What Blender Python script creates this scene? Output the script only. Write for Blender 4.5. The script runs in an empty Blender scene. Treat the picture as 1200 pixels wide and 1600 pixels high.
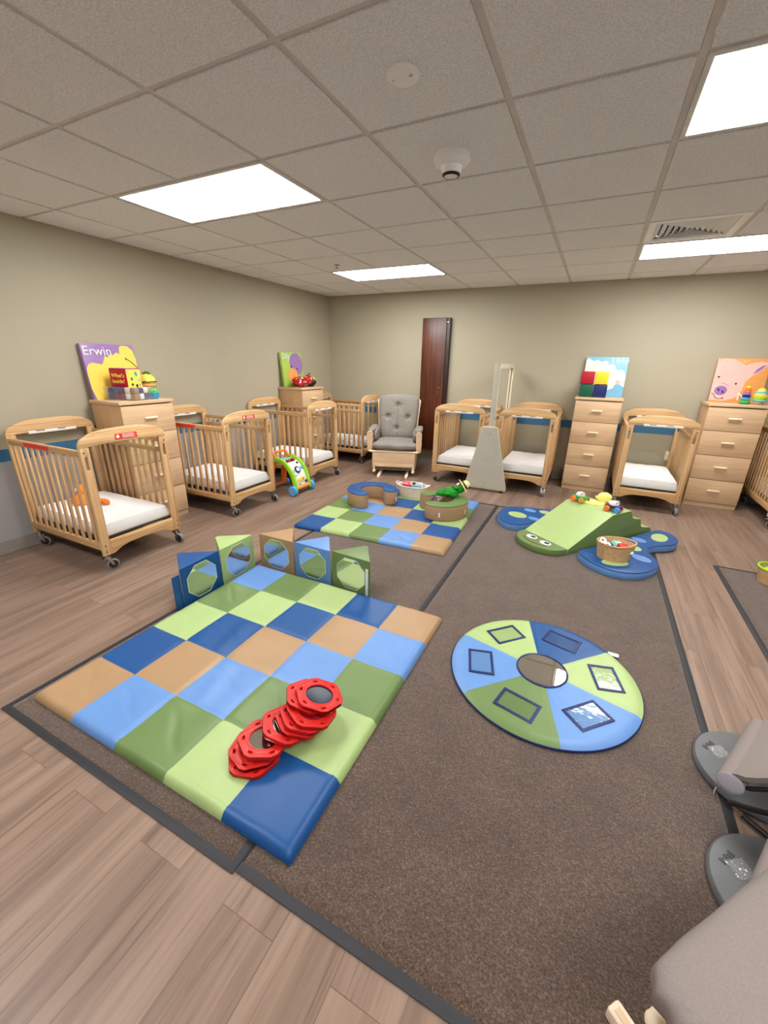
import bpy, bmesh, math, random
from mathutils import Vector, Matrix, noise, Euler
random.seed(7)
SC = bpy.context.scene
COL = SC.collection
PI = math.pi
R = math.radians
H = 2.413            # ceiling height
XR, YF, YN = 6.95, 6.0, -2.6   # right wall, far wall, near wall
GX, GY, GU = 2.2474, 0.7950, 0.6096   # ceiling grid origin and module
FRONT = Matrix.Rotation(PI/2, 4, 'X')   # XY outline -> upright, facing -y

# ------------------------------------------------------------------ materials
def lin(c):
    c /= 255.0
    return c/12.92 if c <= .04045 else ((c+.055)/1.055)**2.4
def C3(rgb, k=1.0):
    return tuple(min(.95, lin(v)*k) for v in rgb) + (1.0,)
def nd(nt, t, **kw):
    n = nt.nodes.new(t)
    for k, v in kw.items():
        setattr(n, k, v)
    return n
def base_mat(name):
    m = bpy.data.materials.new(name); m.use_nodes = True
    nt = m.node_tree; nt.nodes.clear()
    out = nd(nt, 'ShaderNodeOutputMaterial'); b = nd(nt, 'ShaderNodeBsdfPrincipled')
    nt.links.new(b.outputs[0], out.inputs[0])
    return m, nt, b
def coords(nt, scale=(1, 1, 1), kind='Object'):
    tc = nd(nt, 'ShaderNodeTexCoord'); mp = nd(nt, 'ShaderNodeMapping')
    mp.inputs['Scale'].default_value = scale
    nt.links.new(tc.outputs[kind], mp.inputs[0])
    return mp.outputs[0]
def noise_n(nt, vec, scale, detail=3, rough=.5):
    n = nd(nt, 'ShaderNodeTexNoise')
    n.inputs['Scale'].default_value = scale; n.inputs['Detail'].default_value = detail
    n.inputs['Roughness'].default_value = rough
    nt.links.new(vec, n.inputs['Vector']); return n.outputs['Fac']
def ramp(nt, fac, stops):
    r = nd(nt, 'ShaderNodeValToRGB')
    el = r.color_ramp.elements
    while len(el) > 1: el.remove(el[-1])
    el[0].position, el[0].color = stops[0]
    for p, c in stops[1:]:
        e = el.new(p); e.color = c
    nt.links.new(fac, r.inputs[0]); return r.outputs[0]
def bump(nt, b, h, strength, dist=.002):
    bp = nd(nt, 'ShaderNodeBump'); bp.inputs['Strength'].default_value = strength
    bp.inputs['Distance'].default_value = dist
    nt.links.new(h, bp.inputs['Height']); nt.links.new(bp.outputs[0], b.inputs['Normal'])
def mat(name, rgb, rough=.5, k=1.0, spec=.4, var=.06, vs=18, bmp=0, bs=120, metal=0, coat=0):
    m, nt, b = base_mat(name)
    v = coords(nt)
    n = noise_n(nt, v, vs, 3)
    c = C3(rgb, k)
    lo = tuple(x*(1-var) for x in c[:3]) + (1,); hi = tuple(min(1, x*(1+var)) for x in c[:3]) + (1,)
    nt.links.new(ramp(nt, n, [(.3, lo), (.7, hi)]), b.inputs['Base Color'])
    b.inputs['Roughness'].default_value = rough; b.inputs['Specular IOR Level'].default_value = spec
    b.inputs['Metallic'].default_value = metal; b.inputs['Coat Weight'].default_value = coat
    if bmp: bump(nt, b, noise_n(nt, v, bs, 4, .6), bmp)
    return m
def wood(name, lo, hi, sc, rough=.42, k=1.0, fine=1.0):
    """sc: stretch per axis (small along the grain)"""
    m, nt, b = base_mat(name)
    v = coords(nt, sc)
    n1 = noise_n(nt, v, 3.0, 4, .55); 
    w = nd(nt, 'ShaderNodeTexWave'); w.wave_type = 'RINGS'
    w.inputs['Scale'].default_value = 1.6; w.inputs['Distortion'].default_value = 5; w.inputs['Detail'].default_value = 3
    nt.links.new(v, w.inputs['Vector'])
    mx = nd(nt, 'ShaderNodeMath', operation='MULTIPLY_ADD'); mx.inputs[1].default_value = .16*fine
    nt.links.new(w.outputs['Fac'], mx.inputs[0]); nt.links.new(n1, mx.inputs[2])
    nt.links.new(ramp(nt, mx.outputs[0], [(.35, C3(hi, k)), (.85, C3(lo, k))]), b.inputs['Base Color'])
    b.inputs['Roughness'].default_value = rough; b.inputs['Specular IOR Level'].default_value = .4
    return m
def clear_mat(name, tint=(1, 1, 1), ior=1.25, extra=.03, rough=.03, bmp=0, bs=20, alpha=0.0):
    """thin clear plastic: see-through with a faint surface reflection"""
    m = bpy.data.materials.new(name); m.use_nodes = True
    nt = m.node_tree; nt.nodes.clear()
    out = nd(nt, 'ShaderNodeOutputMaterial'); mix = nd(nt, 'ShaderNodeMixShader')
    t = nd(nt, 'ShaderNodeBsdfTransparent'); t.inputs[0].default_value = tint + (1,)
    g = nd(nt, 'ShaderNodeBsdfGlossy'); g.inputs['Roughness'].default_value = rough
    g.inputs[0].default_value = (.95, .95, .95, 1)
    fr0 = nd(nt, 'ShaderNodeLayerWeight'); fr0.inputs[0].default_value = .5
    fr = nd(nt, 'ShaderNodeMath', operation='POWER'); fr.inputs[1].default_value = 5.0; fr1 = nd(nt, 'ShaderNodeMath', operation='MULTIPLY'); fr1.inputs[1].default_value = ior
    nt.links.new(fr0.outputs['Facing'], fr.inputs[0]); nt.links.new(fr.outputs[0], fr1.inputs[0])
    ad = nd(nt, 'ShaderNodeMath', operation='ADD'); ad.inputs[1].default_value = extra; ad.use_clamp = True
    nt.links.new(fr1.outputs[0], ad.inputs[0]); nt.links.new(ad.outputs[0], mix.inputs[0])
    nt.links.new(t.outputs[0], mix.inputs[1]); nt.links.new(g.outputs[0], mix.inputs[2])
    if bmp:
        bp = nd(nt, 'ShaderNodeBump'); bp.inputs['Strength'].default_value = bmp; bp.inputs['Distance'].default_value = .004
        nt.links.new(noise_n(nt, coords(nt), bs, 2), bp.inputs['Height'])
        nt.links.new(bp.outputs[0], g.inputs['Normal'])
    last = mix.outputs[0]
    if alpha:
        d = nd(nt, 'ShaderNodeBsdfDiffuse'); d.inputs[0].default_value = (.85, .86, .86, 1)
        mx2 = nd(nt, 'ShaderNodeMixShader'); mx2.inputs[0].default_value = alpha
        nt.links.new(last, mx2.inputs[1]); nt.links.new(d.outputs[0], mx2.inputs[2]); last = mx2.outputs[0]
    nt.links.new(last, out.inputs[0])
    return m
def emit_mat(name, rgb, s):
    m = bpy.data.materials.new(name); m.use_nodes = True
    nt = m.node_tree; nt.nodes.clear()
    out = nd(nt, 'ShaderNodeOutputMaterial'); e = nd(nt, 'ShaderNodeEmission')
    e.inputs[0].default_value = rgb + (1,); e.inputs[1].default_value = s
    nt.links.new(e.outputs[0], out.inputs[0]); return m

MT = {}
MT['wall'] = mat('wall_paint', (197, 188, 164), .55, .72, .3, .015, 3, .15, 260)
MT['wall_low'] = mat('wall_paint_lower', (186, 184, 184), .55, .70, .3, .015, 3, .15, 260)
MT['stripe'] = mat('blue_stripe_paint', (52, 112, 152), .5, .9, .35, .03)
MT['baseboard'] = mat('vinyl_baseboard', (150, 143, 138), .45, .9)
MT['ceil'] = mat('ceiling_tile', (238, 239, 244), .95, 1.0, .1, .16, 170, .9, 190)
MT['grid'] = mat('ceiling_grid_paint', (214, 208, 202), .5)
MT['light_frame'] = mat('light_frame_white', (225, 224, 222), .4)
MT['emit'] = emit_mat('light_diffuser', (1.0, .985, .96), 14.0)
MT['white_plastic'] = mat('white_plastic', (250, 250, 250), .3, var=.01)
MT['dark'] = mat('dark_void', (24, 22, 22), .6)
MT['chrome'] = mat('chrome', (190, 190, 190), .22, metal=1, var=.02)
MT['black'] = mat('black_plastic', (26, 26, 28), .4)
MT['rubber'] = mat('black_rubber_edge', (38, 38, 42), .55)
MT['tyre'] = mat('grey_tyre', (118, 118, 118), .6)
MT['crib'] = wood('pine_upright', (172, 130, 84), (214, 178, 132), (7, 7, .5))
MT['crib_h'] = wood('pine_lengthwise', (168, 126, 80), (208, 172, 126), (.5, 7, 9))
MT['crib_a'] = wood('pine_crosswise', (180, 136, 88), (218, 184, 136), (7, .6, 9))
MT['maple'] = wood('maple_board', (188, 154, 117), (210, 179, 144), (.8, 3, 9), .4, 1.0, .6)
MT['maple_side'] = wood('maple_side', (178, 140, 100), (194, 158, 118), (9, 3, .7), .4, 1.0, .6)
MT['ivory'] = mat('ivory_handle', (240, 222, 192), .35)
MT['shadow_gap'] = mat('drawer_gap', (96, 70, 46), .6)
MT['walnut'] = wood('dark_walnut', (52, 22, 12), (98, 50, 30), (9, 9, .45), .35)
MT['walnut_dark'] = mat('dark_walnut_edge', (40, 22, 16), .4)
MT['gl_wood'] = wood('glider_wood', (208, 172, 134), (230, 200, 166), (1.2, 6, 6), .4, 1.0, .5)
MT['gl_edge'] = mat('glider_edge', (236, 216, 190), .4)
MT['gl_fab'] = mat('grey_chenille', (140, 134, 126), .9, .9, .1, .10, 240, .4, 500)
MT['taupe_fab'] = mat('taupe_suede', (150, 139, 134), .85, .70, .15, .09, 330, .3, 600)
MT['taupe_in'] = mat('lilac_lining', (160, 156, 166), .7)
MT['sheet'] = mat('white_sheet', (250, 248, 250), .8, 1.0, .2, .01, 8, .35, 30)
MT['clear'] = clear_mat('clear_acrylic', (.96, .965, .96), .35, .022)
MT['film'] = clear_mat('clear_vinyl', (.95, .96, .95), .4, .03, .06, .22, 30)
MT['wall_low_far'] = mat('wall_paint_lower_far', (190, 178, 150), .55, .72, .3, .015, 3, .15, 260)
MT['wall_unseen'] = mat('wall_paint_light', (240, 238, 230), .55)  # upper near and right walls, unseen, whitened to bounce light onto the ceiling
MT['tape'] = clear_mat('crinkled_tape', (.95, .95, .95), .6, .10, .10, 1.0, 70, alpha=.10)
MT['bin'] = clear_mat('clear_bin_plastic', (.97, .975, .98), .5, .03, .1, alpha=.05)
MT['mirror'] = mat('mirror', (228, 228, 226), .02, metal=1, var=0)
MT['mirror_dark'] = mat('dark_blue_mirror', (12, 26, 46), .10, 1.0, .05, var=0)
MT['label_red'] = mat('red_label', (214, 52, 44), .5)
MT['white'] = mat('white_print', (226, 224, 221), .5, var=.02)
MT['grey_ply'] = mat('grey_laminate', (178, 174, 160), .5, var=.03)
MT['grey_edge'] = mat('pale_laminate_edge', (216, 208, 182), .5)
MT['base_grey'] = mat('slate_plastic', (92, 94, 96), .55)
MT['base_mark'] = mat('dark_embossing', (58, 60, 62), .6)
VC = dict(navy=(24, 44, 104), blue=(26, 88, 156), ltblue=(112, 160, 226), tan=(188, 152, 112), lime=(186, 212, 140), green=(118, 146, 86))
for k_, v_ in VC.items():
    MT[k_] = mat('vinyl_' + k_, v_, .42, .68, .35, .03, 10, .12, 500)
MT['green_dk'] = MT['green']
MT['tan_side'] = mat('vinyl_brown_side', (158, 128, 96), .45)
MT['cream_seam'] = mat('pale_seam', (190, 205, 190), .6)
for k_, v_ in dict(red=(192, 26, 20), orange=(236, 120, 40), yellow=(240, 208, 90), pyellow=(246, 228, 140), pblue=(66, 150, 206), pgreen=(60, 160, 60),
                   pdgreen=(20, 96, 40), plime=(150, 206, 40), plime2=(158, 190, 84), purple=(148, 112, 168), pink=(242, 182, 172), porange=(226, 156, 84),
                   maroon=(120, 30, 50), dkblue=(24, 36, 96), sky=(128, 190, 226), teal=(110, 196, 176), dkpurple=(70, 30, 90), cyan=(70, 160, 210),
                   crimson=(168, 22, 40), gold=(246, 200, 50), dgreen=(8, 84, 58), pinkish=(224, 110, 130), caramel=(210, 140, 70)).items():
    MT[k_] = mat('colour_' + k_, v_, .4, 1.0, .4, .04)
MT['straw'] = mat('straw', (240, 222, 150), .7)
MT['basket'] = mat('woven_tan', (196, 158, 114), .8, 1.0, .2, .15, 60, .6, 90)
MT['basket_in'] = mat('woven_inside', (140, 100, 62), .8, 1.0, .2, .15, 60)
MT['cream'] = mat('cream_canvas', (222, 208, 182), .8)
MT['plush_green'] = mat('plush_green', (40, 140, 46), .8, 1.0, .1, .25, 70, .6, 160)
MT['plush_yellow'] = mat('plush_yellow', (244, 226, 130), .85, 1.0, .1, .08, 60, .5, 120)
MT['plush_orange'] = mat('plush_orange', (244, 140, 50), .85, 1.0, .1, .15, 60, .5, 120)
MT['canvas_edge_p'] = mat('canvas_edge_purple', (88, 62, 92), .7)
MT['shiny_red'] = mat('shiny_red_film', (160, 20, 24), .12, 1.0, .7, .2, 30, .7, 30)

def carpet_mat():
    m, nt, b = base_mat('brown_carpet_pile')
    v = coords(nt)
    n1 = noise_n(nt, v, 170, 4, .75); n2 = noise_n(nt, v, 5, 4, .6)
    c1 = ramp(nt, n1, [(.30, C3((45, 33, 26))), (.52, C3((89, 70, 58))), (.75, C3((142, 118, 101)))])
    c2 = ramp(nt, n2, [(.3, (.78, .76, .76, 1)), (.7, (1.1, 1.1, 1.1, 1))])
    mx = nd(nt, 'ShaderNodeMix', data_type='RGBA', blend_type='MULTIPLY'); mx.inputs['Factor'].default_value = 1
    nt.links.new(c1, mx.inputs['A']); nt.links.new(c2, mx.inputs['B'])
    nt.links.new(mx.outputs['Result'], b.inputs['Base Color'])
    b.inputs['Roughness'].default_value = .95; b.inputs['Specular IOR Level'].default_value = .1
    b.inputs['Sheen Weight'].default_value = .3; b.inputs['Sheen Roughness'].default_value = .5
    bump(nt, b, n1, 1.0, .006); return m
def floor_mat():
    m, nt, b = base_mat('vinyl_plank_floor')
    tc = nd(nt, 'ShaderNodeTexCoord'); mp = nd(nt, 'ShaderNodeMapping')
    mp.inputs['Rotation'].default_value = (0, 0, PI/2); mp.inputs['Location'].default_value = (.02, .06, 0)
    nt.links.new(tc.outputs['Object'], mp.inputs[0])
    def brick(c1, c2, mort):
        br = nd(nt, 'ShaderNodeTexBrick'); br.offset = .37; br.offset_frequency = 2
        br.inputs['Scale'].default_value = 1; br.inputs['Brick Width'].default_value = 1.22; br.inputs['Row Height'].default_value = .183
        br.inputs['Mortar Size'].default_value = .0012; br.inputs['Bias'].default_value = 0
        br.inputs['Color1'].default_value = c1; br.inputs['Color2'].default_value = c2; br.inputs['Mortar'].default_value = mort
        nt.links.new(mp.outputs[0], br.inputs['Vector']); return br
    br = brick((0, 0, 0, 1), (1, 1, 1, 1), (.5, .5, .5, 1))
    # per-plank offset of the grain
    sep = nd(nt, 'ShaderNodeSeparateColor'); nt.links.new(br.outputs['Color'], sep.inputs[0])
    ml = nd(nt, 'ShaderNodeMath', operation='MULTIPLY'); ml.inputs[1].default_value = 17.0
    nt.links.new(sep.outputs[0], ml.inputs[0])
    cmb = nd(nt, 'ShaderNodeCombineXYZ'); nt.links.new(ml.outputs[0], cmb.inputs[2])
    va = nd(nt, 'ShaderNodeVectorMath', operation='ADD'); nt.links.new(tc.outputs['Object'], va.inputs[0]); nt.links.new(cmb.outputs[0], va.inputs[1])
    m1 = nd(nt, 'ShaderNodeMapping'); m1.inputs['Scale'].default_value = (13, .8, 1); nt.links.new(va.outputs[0], m1.inputs[0])
    m2 = nd(nt, 'ShaderNodeMapping'); m2.inputs['Scale'].default_value = (75, 2.2, 1); nt.links.new(va.outputs[0], m2.inputs[0])
    n1 = noise_n(nt, m1.outputs[0], 1.0, 4, .6); n2 = noise_n(nt, m2.outputs[0], 1.0, 4, .65)
    c1 = ramp(nt, n1, [(.25, C3((101, 82, 70))), (.5, C3((128, 106, 92))), (.75, C3((146, 124, 109)))])
    c2 = ramp(nt, n2, [(.30, (.60, .57, .55, 1)), (.44, (.95, .95, .95, 1)), (.7, (1.06, 1.06, 1.06, 1))])
    mx = nd(nt, 'ShaderNodeMix', data_type='RGBA', blend_type='MULTIPLY'); mx.inputs['Factor'].default_value = 1
    nt.links.new(c1, mx.inputs['A']); nt.links.new(c2, mx.inputs['B'])
    br2 = brick((.96, .955, .95, 1), (1.04, 1.035, 1.03, 1), (.66, .62, .6, 1))
    mx2 = nd(nt, 'ShaderNodeMix', data_type='RGBA', blend_type='MULTIPLY'); mx2.inputs['Factor'].default_value = 1
    nt.links.new(mx.outputs['Result'], mx2.inputs['A']); nt.links.new(br2.outputs['Color'], mx2.inputs['B'])
    nt.links.new(mx2.outputs['Result'], b.inputs['Base Color'])
    b.inputs['Roughness'].default_value = .42; b.inputs['Specular IOR Level'].default_value = .35
    bump(nt, b, n2, .15, .001); return m
MT['carpet'] = carpet_mat(); MT['floor'] = floor_mat()

# ------------------------------------------------------------------ mesh builder
def _curve_mesh(cu):
    ob = bpy.data.objects.new('tmp', cu); COL.objects.link(ob)
    dg = bpy.context.evaluated_depsgraph_get(); dg.update()
    me = bpy.data.meshes.new_from_object(ob.evaluated_get(dg))
    v = [tuple(x.co) for x in me.vertices]; f = [tuple(p.vertices) for p in me.polygons]
    bpy.data.objects.remove(ob); bpy.data.curves.remove(cu); bpy.data.meshes.remove(me)
    return v, f
def arc(cx, cy, r, a0, a1, n=16, ry=None):
    ry = r if ry is None else ry
    return [(cx+r*math.cos(R(a0+(a1-a0)*i/n)), cy+ry*math.sin(R(a0+(a1-a0)*i/n))) for i in range(n+1)]
def ell(cx, cy, rx, ry, n=28, rot=0):
    o = []
    for i in range(n):
        a = 2*PI*i/n; x, y = rx*math.cos(a), ry*math.sin(a)
        o.append((cx+x*math.cos(rot)-y*math.sin(rot), cy+x*math.sin(rot)+y*math.cos(rot)))
    return o
def rect(x0, y0, x1, y1, r=0, n=4):
    if not r: return [(x0, y0), (x1, y0), (x1, y1), (x0, y1)]
    return arc(x1-r, y0+r, r, -90, 0, n)+arc(x1-r, y1-r, r, 0, 90, n)+arc(x0+r, y1-r, r, 90, 180, n)+arc(x0+r, y0+r, r, 180, 270, n)
def smooth_loop(pts, n=6):
    o = []; N = len(pts)
    for i in range(N):
        p0, p1, p2, p3 = [Vector((*pts[(i+k-1) % N], 0)) for k in range(4)]
        for j in range(n):
            t = j/n
            q = .5*((2*p1)+(-p0+p2)*t+(2*p0-5*p1+4*p2-p3)*t*t+(-p0+3*p1-3*p2+p3)*t**3)
            o.append((q.x, q.y))
    return o
def spath(pts, n=6):
    o = []; N = len(pts)
    for i in range(N-1):
        p = [Vector(pts[max(0, min(N-1, i+k-1))]) for k in range(4)]
        for j in range(n):
            t = j/n
            o.append(.5*((2*p[1])+(-p[0]+p[2])*t+(2*p[0]-5*p[1]+4*p[2]-p[3])*t*t+(-p[0]+3*p[1]-3*p[2]+p[3])*t**3))
    o.append(Vector(pts[-1])); return o
I4 = Matrix.Identity(4)
def TR(x=0, y=0, z=0, rx=0, ry=0, rz=0):
    return Matrix.Translation((x, y, z)) @ Euler((rx, ry, rz)).to_matrix().to_4x4()
class MB:
    def __init__(s): s.v = []; s.f = []; s.mi = []; s.mats = []
    def _m(s, m):
        m = MT[m] if isinstance(m, str) else m
        if m not in s.mats: s.mats.append(m)
        return s.mats.index(m)
    def raw(s, v, f, m, M=None):
        o = len(s.v); k = None
        s.v += [tuple(M @ Vector(p)) for p in v] if M is not None else [tuple(p) for p in v]
        s.f += [tuple(i+o for i in q) for q in f]
        if isinstance(m, list): s.mi += [s._m(x) for x in m]
        else: k = s._m(m); s.mi += [k]*len(f)
        return s
    def bm(s, b, m, M=None):
        b.verts.index_update(); v = [tuple(x.co) for x in b.verts]; f = [tuple(x.index for x in q.verts) for q in b.faces]
        b.free(); return s.raw(v, f, m, M)
    def box(s, c, d, m, bev=0, M=None, seg=2):
        b = bmesh.new(); bmesh.ops.create_cube(b, size=1)
        for x in b.verts: x.co = Vector((x.co.x*d[0]+c[0], x.co.y*d[1]+c[1], x.co.z*d[2]+c[2]))
        if bev: bmesh.ops.bevel(b, geom=list(b.edges), offset=bev, segments=seg, profile=.5, affect='EDGES')
        return s.bm(b, m, M)
    def bb(s, x0, y0, z0, x1, y1, z1, m, bev=0, M=None, seg=2):
        return s.box(((x0+x1)/2, (y0+y1)/2, (z0+z1)/2), (x1-x0, y1-y0, z1-z0), m, bev, M, seg)
    def sph(s, c, r, m, M=None, seg=20, rings=12, rot=None, warp=None):
        r = (r, r, r) if not hasattr(r, '__len__') else r
        b = bmesh.new(); bmesh.ops.create_uvsphere(b, u_segments=seg, v_segments=rings, radius=1)
        rm = rot.to_matrix() if rot is not None else Matrix.Identity(3)
        for x in b.verts:
            q = Vector((x.co.x*r[0], x.co.y*r[1], x.co.z*r[2]))
            if warp: q = warp(q)
            x.co = rm @ q + Vector(c)
        return s.bm(b, m, M)
    def lathe(s, prof, m, n=28, M=None, sy=1.0, cap=True):
        v = []; f = []; P = len(prof)
        for i in range(n):
            a = 2*PI*i/n
            v += [(r*math.cos(a), r*math.sin(a)*sy, z) for r, z in prof]
        for i in range(n):
            j = (i+1) % n
            for k in range(P-1): f.append((i*P+k, j*P+k, j*P+k+1, i*P+k+1))
        if cap and prof[0][0] > 1e-6: f.append(tuple(i*P for i in reversed(range(n))))
        if cap and prof[-1][0] > 1e-6: f.append(tuple(i*P+P-1 for i in range(n)))
        return s.raw(v, f, m, M)
    def tube(s, path, r, m, n=10, closed=False, M=None, r2=None):
        pts = [Vector(p) for p in path]; N = len(pts); v = []; f = []
        up = None
        for i, p in enumerate(pts):
            if closed: t = pts[(i+1) % N]-pts[i-1]
            else: t = pts[min(N-1, i+1)]-pts[max(0, i-1)]
            t.normalize()
            if up is None:
                up = Vector((0, 0, 1)) if abs(t.z) < .9 else Vector((1, 0, 0))
            up = (up-t*up.dot(t)).normalized(); sd = t.cross(up)
            rr = r if r2 is None else r+(r2-r)*i/(N-1)
            for k in range(n):
                a = 2*PI*k/n; v.append(p+sd*(rr*math.cos(a))+up*(rr*math.sin(a)))
        for i in range(N if closed else N-1):
            j = (i+1) % N
            for k in range(n):
                l = (k+1) % n; f.append((i*n+k, i*n+l, j*n+l, j*n+k))
        if not closed:
            f.append(tuple(reversed(range(n)))); f.append(tuple((N-1)*n+k for k in range(n)))
        return s.raw(v, f, m, M)
    def cyl(s, a, b, r, m, n=16, M=None, r2=None): return s.tube([a, b], r, m, n, False, M, r2)
    def prism(s, loops, depth, m, M=None, bev=0, cap=None):
        """closed 2D outlines (with holes) extruded about z=0; cap = material of the flat faces"""
        if loops and not hasattr(loops[0][0], '__len__'): loops = [loops]
        cu = bpy.data.curves.new('tmp', 'CURVE'); cu.dimensions = '2D'; cu.fill_mode = 'BOTH'
        cu.extrude = max(0, depth/2-bev); cu.bevel_depth = bev; cu.offset = -bev; cu.bevel_resolution = 1
        for lp in loops:
            sp = cu.splines.new('POLY'); sp.points.add(len(lp)-1)
            for p, q in zip(sp.points, lp): p.co = (q[0], q[1], 0, 1)
            sp.use_cyclic_u = True
        v, f = _curve_mesh(cu)
        if cap is not None:
            ms = []
            for q in f:
                zs = [v[i][2] for i in q]
                ms.append(cap if max(zs)-min(zs) < 1e-6 and abs(zs[0]) > depth/2-1e-5 else m)
            return s.raw(v, f, ms, M)
        return s.raw(v, f, m, M)
    def text(s, t, size, m, M=None, depth=.001, shear=0, bold=0, align='CENTER'):
        cu = bpy.data.curves.new('tmp', 'FONT'); cu.body = t; cu.size = size; cu.extrude = depth; cu.shear = shear
        cu.offset = bold; cu.align_x = align; cu.align_y = 'CENTER'; cu.resolution_u = 3
        v, f = _curve_mesh(cu); return s.raw(v, f, m, M)
    def build(s, name, parent=None, ang=38, loc=None, rot=None, **props):
        me = bpy.data.meshes.new(name); me.from_pydata(s.v, [], s.f)
        for m in s.mats: me.materials.append(m)
        me.polygons.foreach_set('material_index', s.mi)
        b = bmesh.new(); b.from_mesh(me); bmesh.ops.remove_doubles(b, verts=b.verts, dist=1e-6)
        bmesh.ops.recalc_face_normals(b, faces=b.faces); b.to_mesh(me); b.free()
        me.polygons.foreach_set('use_smooth', [True]*len(me.polygons)); me.set_sharp_from_angle(angle=R(ang)); me.update()
        o = bpy.data.objects.new(name, me); COL.objects.link(o)
        if parent is not None: o.parent = parent
        if loc is not None: o.location = loc
        if rot is not None: o.rotation_euler = rot
        for k, v in props.items(): o[k] = v
        return o
def thing(name, label, cat, loc=(0, 0, 0), rz=0, group=None, rot=None):
    o = bpy.data.objects.new(name, None); COL.objects.link(o); o.location = loc
    o.rotation_euler = rot if rot is not None else (0, 0, rz); o.empty_display_size = .05
    o['label'] = label; o['category'] = cat
    if group: o['group'] = group
    return o
def dup(root, label, loc, rz=None, rot=None, group=None):
    r = root.copy(); COL.objects.link(r); r.location = loc
    if rz is not None: r.rotation_euler = (0, 0, rz)
    if rot is not None: r.rotation_euler = rot
    r['label'] = label
    if group: r['group'] = group
    for ch in list(root.children):
        c = ch.copy(); COL.objects.link(c); c.parent = r
        for g in list(ch.children):
            d = g.copy(); COL.objects.link(d); d.parent = c
    return r
def struct(mb, name, **k): return mb.build(name, kind='structure', **k)
# ------------------------------------------------------------------ room shell
fl = MB(); fl.raw([(-.1, YN-.1, 0), (XR+.1, YN-.1, 0), (XR+.1, YF+.1, 0), (-.1, YF+.1, 0), (-.1, YN-.1, -.1), (XR+.1, YN-.1, -.1), (XR+.1, YF+.1, -.1), (-.1, YF+.1, -.1)],
       [(0, 1, 2, 3), (7, 6, 5, 4), (0, 4, 5, 1), (1, 5, 6, 2), (2, 6, 7, 3), (3, 7, 4, 0)], 'floor'); struct(fl, 'floor')
def wall(name, x0, y0, x1, y1, nx, ny):
    m = MB(); t = .1; SB, ST = .705, .797
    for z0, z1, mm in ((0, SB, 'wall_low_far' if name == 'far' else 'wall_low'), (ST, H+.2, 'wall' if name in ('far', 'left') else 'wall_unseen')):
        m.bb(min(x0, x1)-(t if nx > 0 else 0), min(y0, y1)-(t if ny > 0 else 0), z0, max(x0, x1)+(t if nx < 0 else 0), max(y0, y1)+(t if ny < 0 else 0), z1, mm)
    m.bb(min(x0, x1)-(t if nx > 0 else 0), min(y0, y1)-(t if ny > 0 else 0), SB, max(x0, x1)+(t if nx < 0 else 0), max(y0, y1)+(t if ny < 0 else 0), ST, 'stripe')
    struct(m, 'wall_'+name)
    b = MB(); e = .008
    xs = (x0, x0+e*nx) if nx else (x0, x1); ys = (y0, y0+e*ny) if ny else (y0, y1)
    b.bb(min(xs), min(ys), 0, max(xs), max(ys), .098, 'baseboard')
    struct(b, 'baseboard_'+name)
wall('left', 0, YN, 0, YF, 1, 0)
wall('far', 0, YF, XR, YF, 0, -1)
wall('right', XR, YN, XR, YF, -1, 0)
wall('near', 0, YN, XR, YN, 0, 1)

# ceiling: lay-in tiles in a grid
def gx(l): return GX+GU*l
def gy(r): return GY+GU*r
LIGHTS = [(-2, 2), (-2, 6), (-2, -2), (3, 2), (3, 6), (3, -2)]     # (column, row) of 2x1-cell fixtures
skip = set()
for l, r in LIGHTS: skip |= {(l, r), (l+1, r)}
VENT = (3, 5); skip.add(VENT)
c = MB(); hb = .014
L0, L1, R0, R1 = -4, 8, -6, 9
for l in range(L0, L1):
    for r in range(R0, R1):
        if (l, r) in skip: continue
        x0, x1 = max(gx(l)+hb, 0), min(gx(l+1)-hb, XR); y0, y1 = max(gy(r)+hb, YN), min(gy(r+1)-hb, YF)
        if x1-x0 < .02 or y1-y0 < .02: continue
        c.bb(x0, y0, H, x1, y1, H+.016, 'ceil', .002, seg=1)
c.bb(-.05, YN-.05, H+.06, XR+.05, YF+.05, H+.1, 'ceil')
struct(c, 'ceiling')
g = MB()
for l in range(L0, L1+1):
    x = gx(l)
    if 0 < x < XR: g.bb(x-.0125, YN, H+.006, x+.0125, YF, H+.04, 'grid')
for r in range(R0, R1+1):
    y = gy(r)
    if YN < y < YF: g.bb(0, y-.0125, H+.0065, XR, y+.0125, H+.04, 'grid')
for a in ((0, YN, .02, YF), (XR-.02, YN, XR, YF), (0, YN, XR, YN+.02), (0, YF-.02, XR, YF)):
    g.bb(a[0], a[1], H+.0055, a[2], a[3], H+.04, 'grid')
struct(g, 'trim_1')

def ceiling_light(l, r, label):
    x0, x1, y0, y1 = gx(l)+.014, gx(l+2)-.014, gy(r)+.014, gy(r+1)-.014
    cx, cy = (x0+x1)/2, (y0+y1)/2
    t = thing('ceiling_light', label, 'ceiling light', (cx, cy, H), group='ceiling light panels')
    w, d = (x1-x0)/2, (y1-y0)/2
    MB().prism([rect(-w, -d, w, d), rect(-w+.022, -d+.022, w-.022, d-.022)], .03, 'light_frame', TR(0, 0, .014), .002).build('frame', t)
    MB().bb(-w+.0225, -d+.0225, .004, w-.0225, d-.0225, .012, 'emit').build('diffuser', t)
names = ['large light panel in the ceiling over the left-hand cribs, nearer the camera', 'far light panel in the ceiling near the room corner, above the glider',
         'light panel over the near left floor, behind the camera', 'light panel at the top right of the ceiling, nearer than the air vent',
         'light panel beside the air vent near the far wall', 'light panel over the near right floor, behind the camera']
for (l, r), n in zip(LIGHTS, names): ceiling_light(l, r, n)

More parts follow.
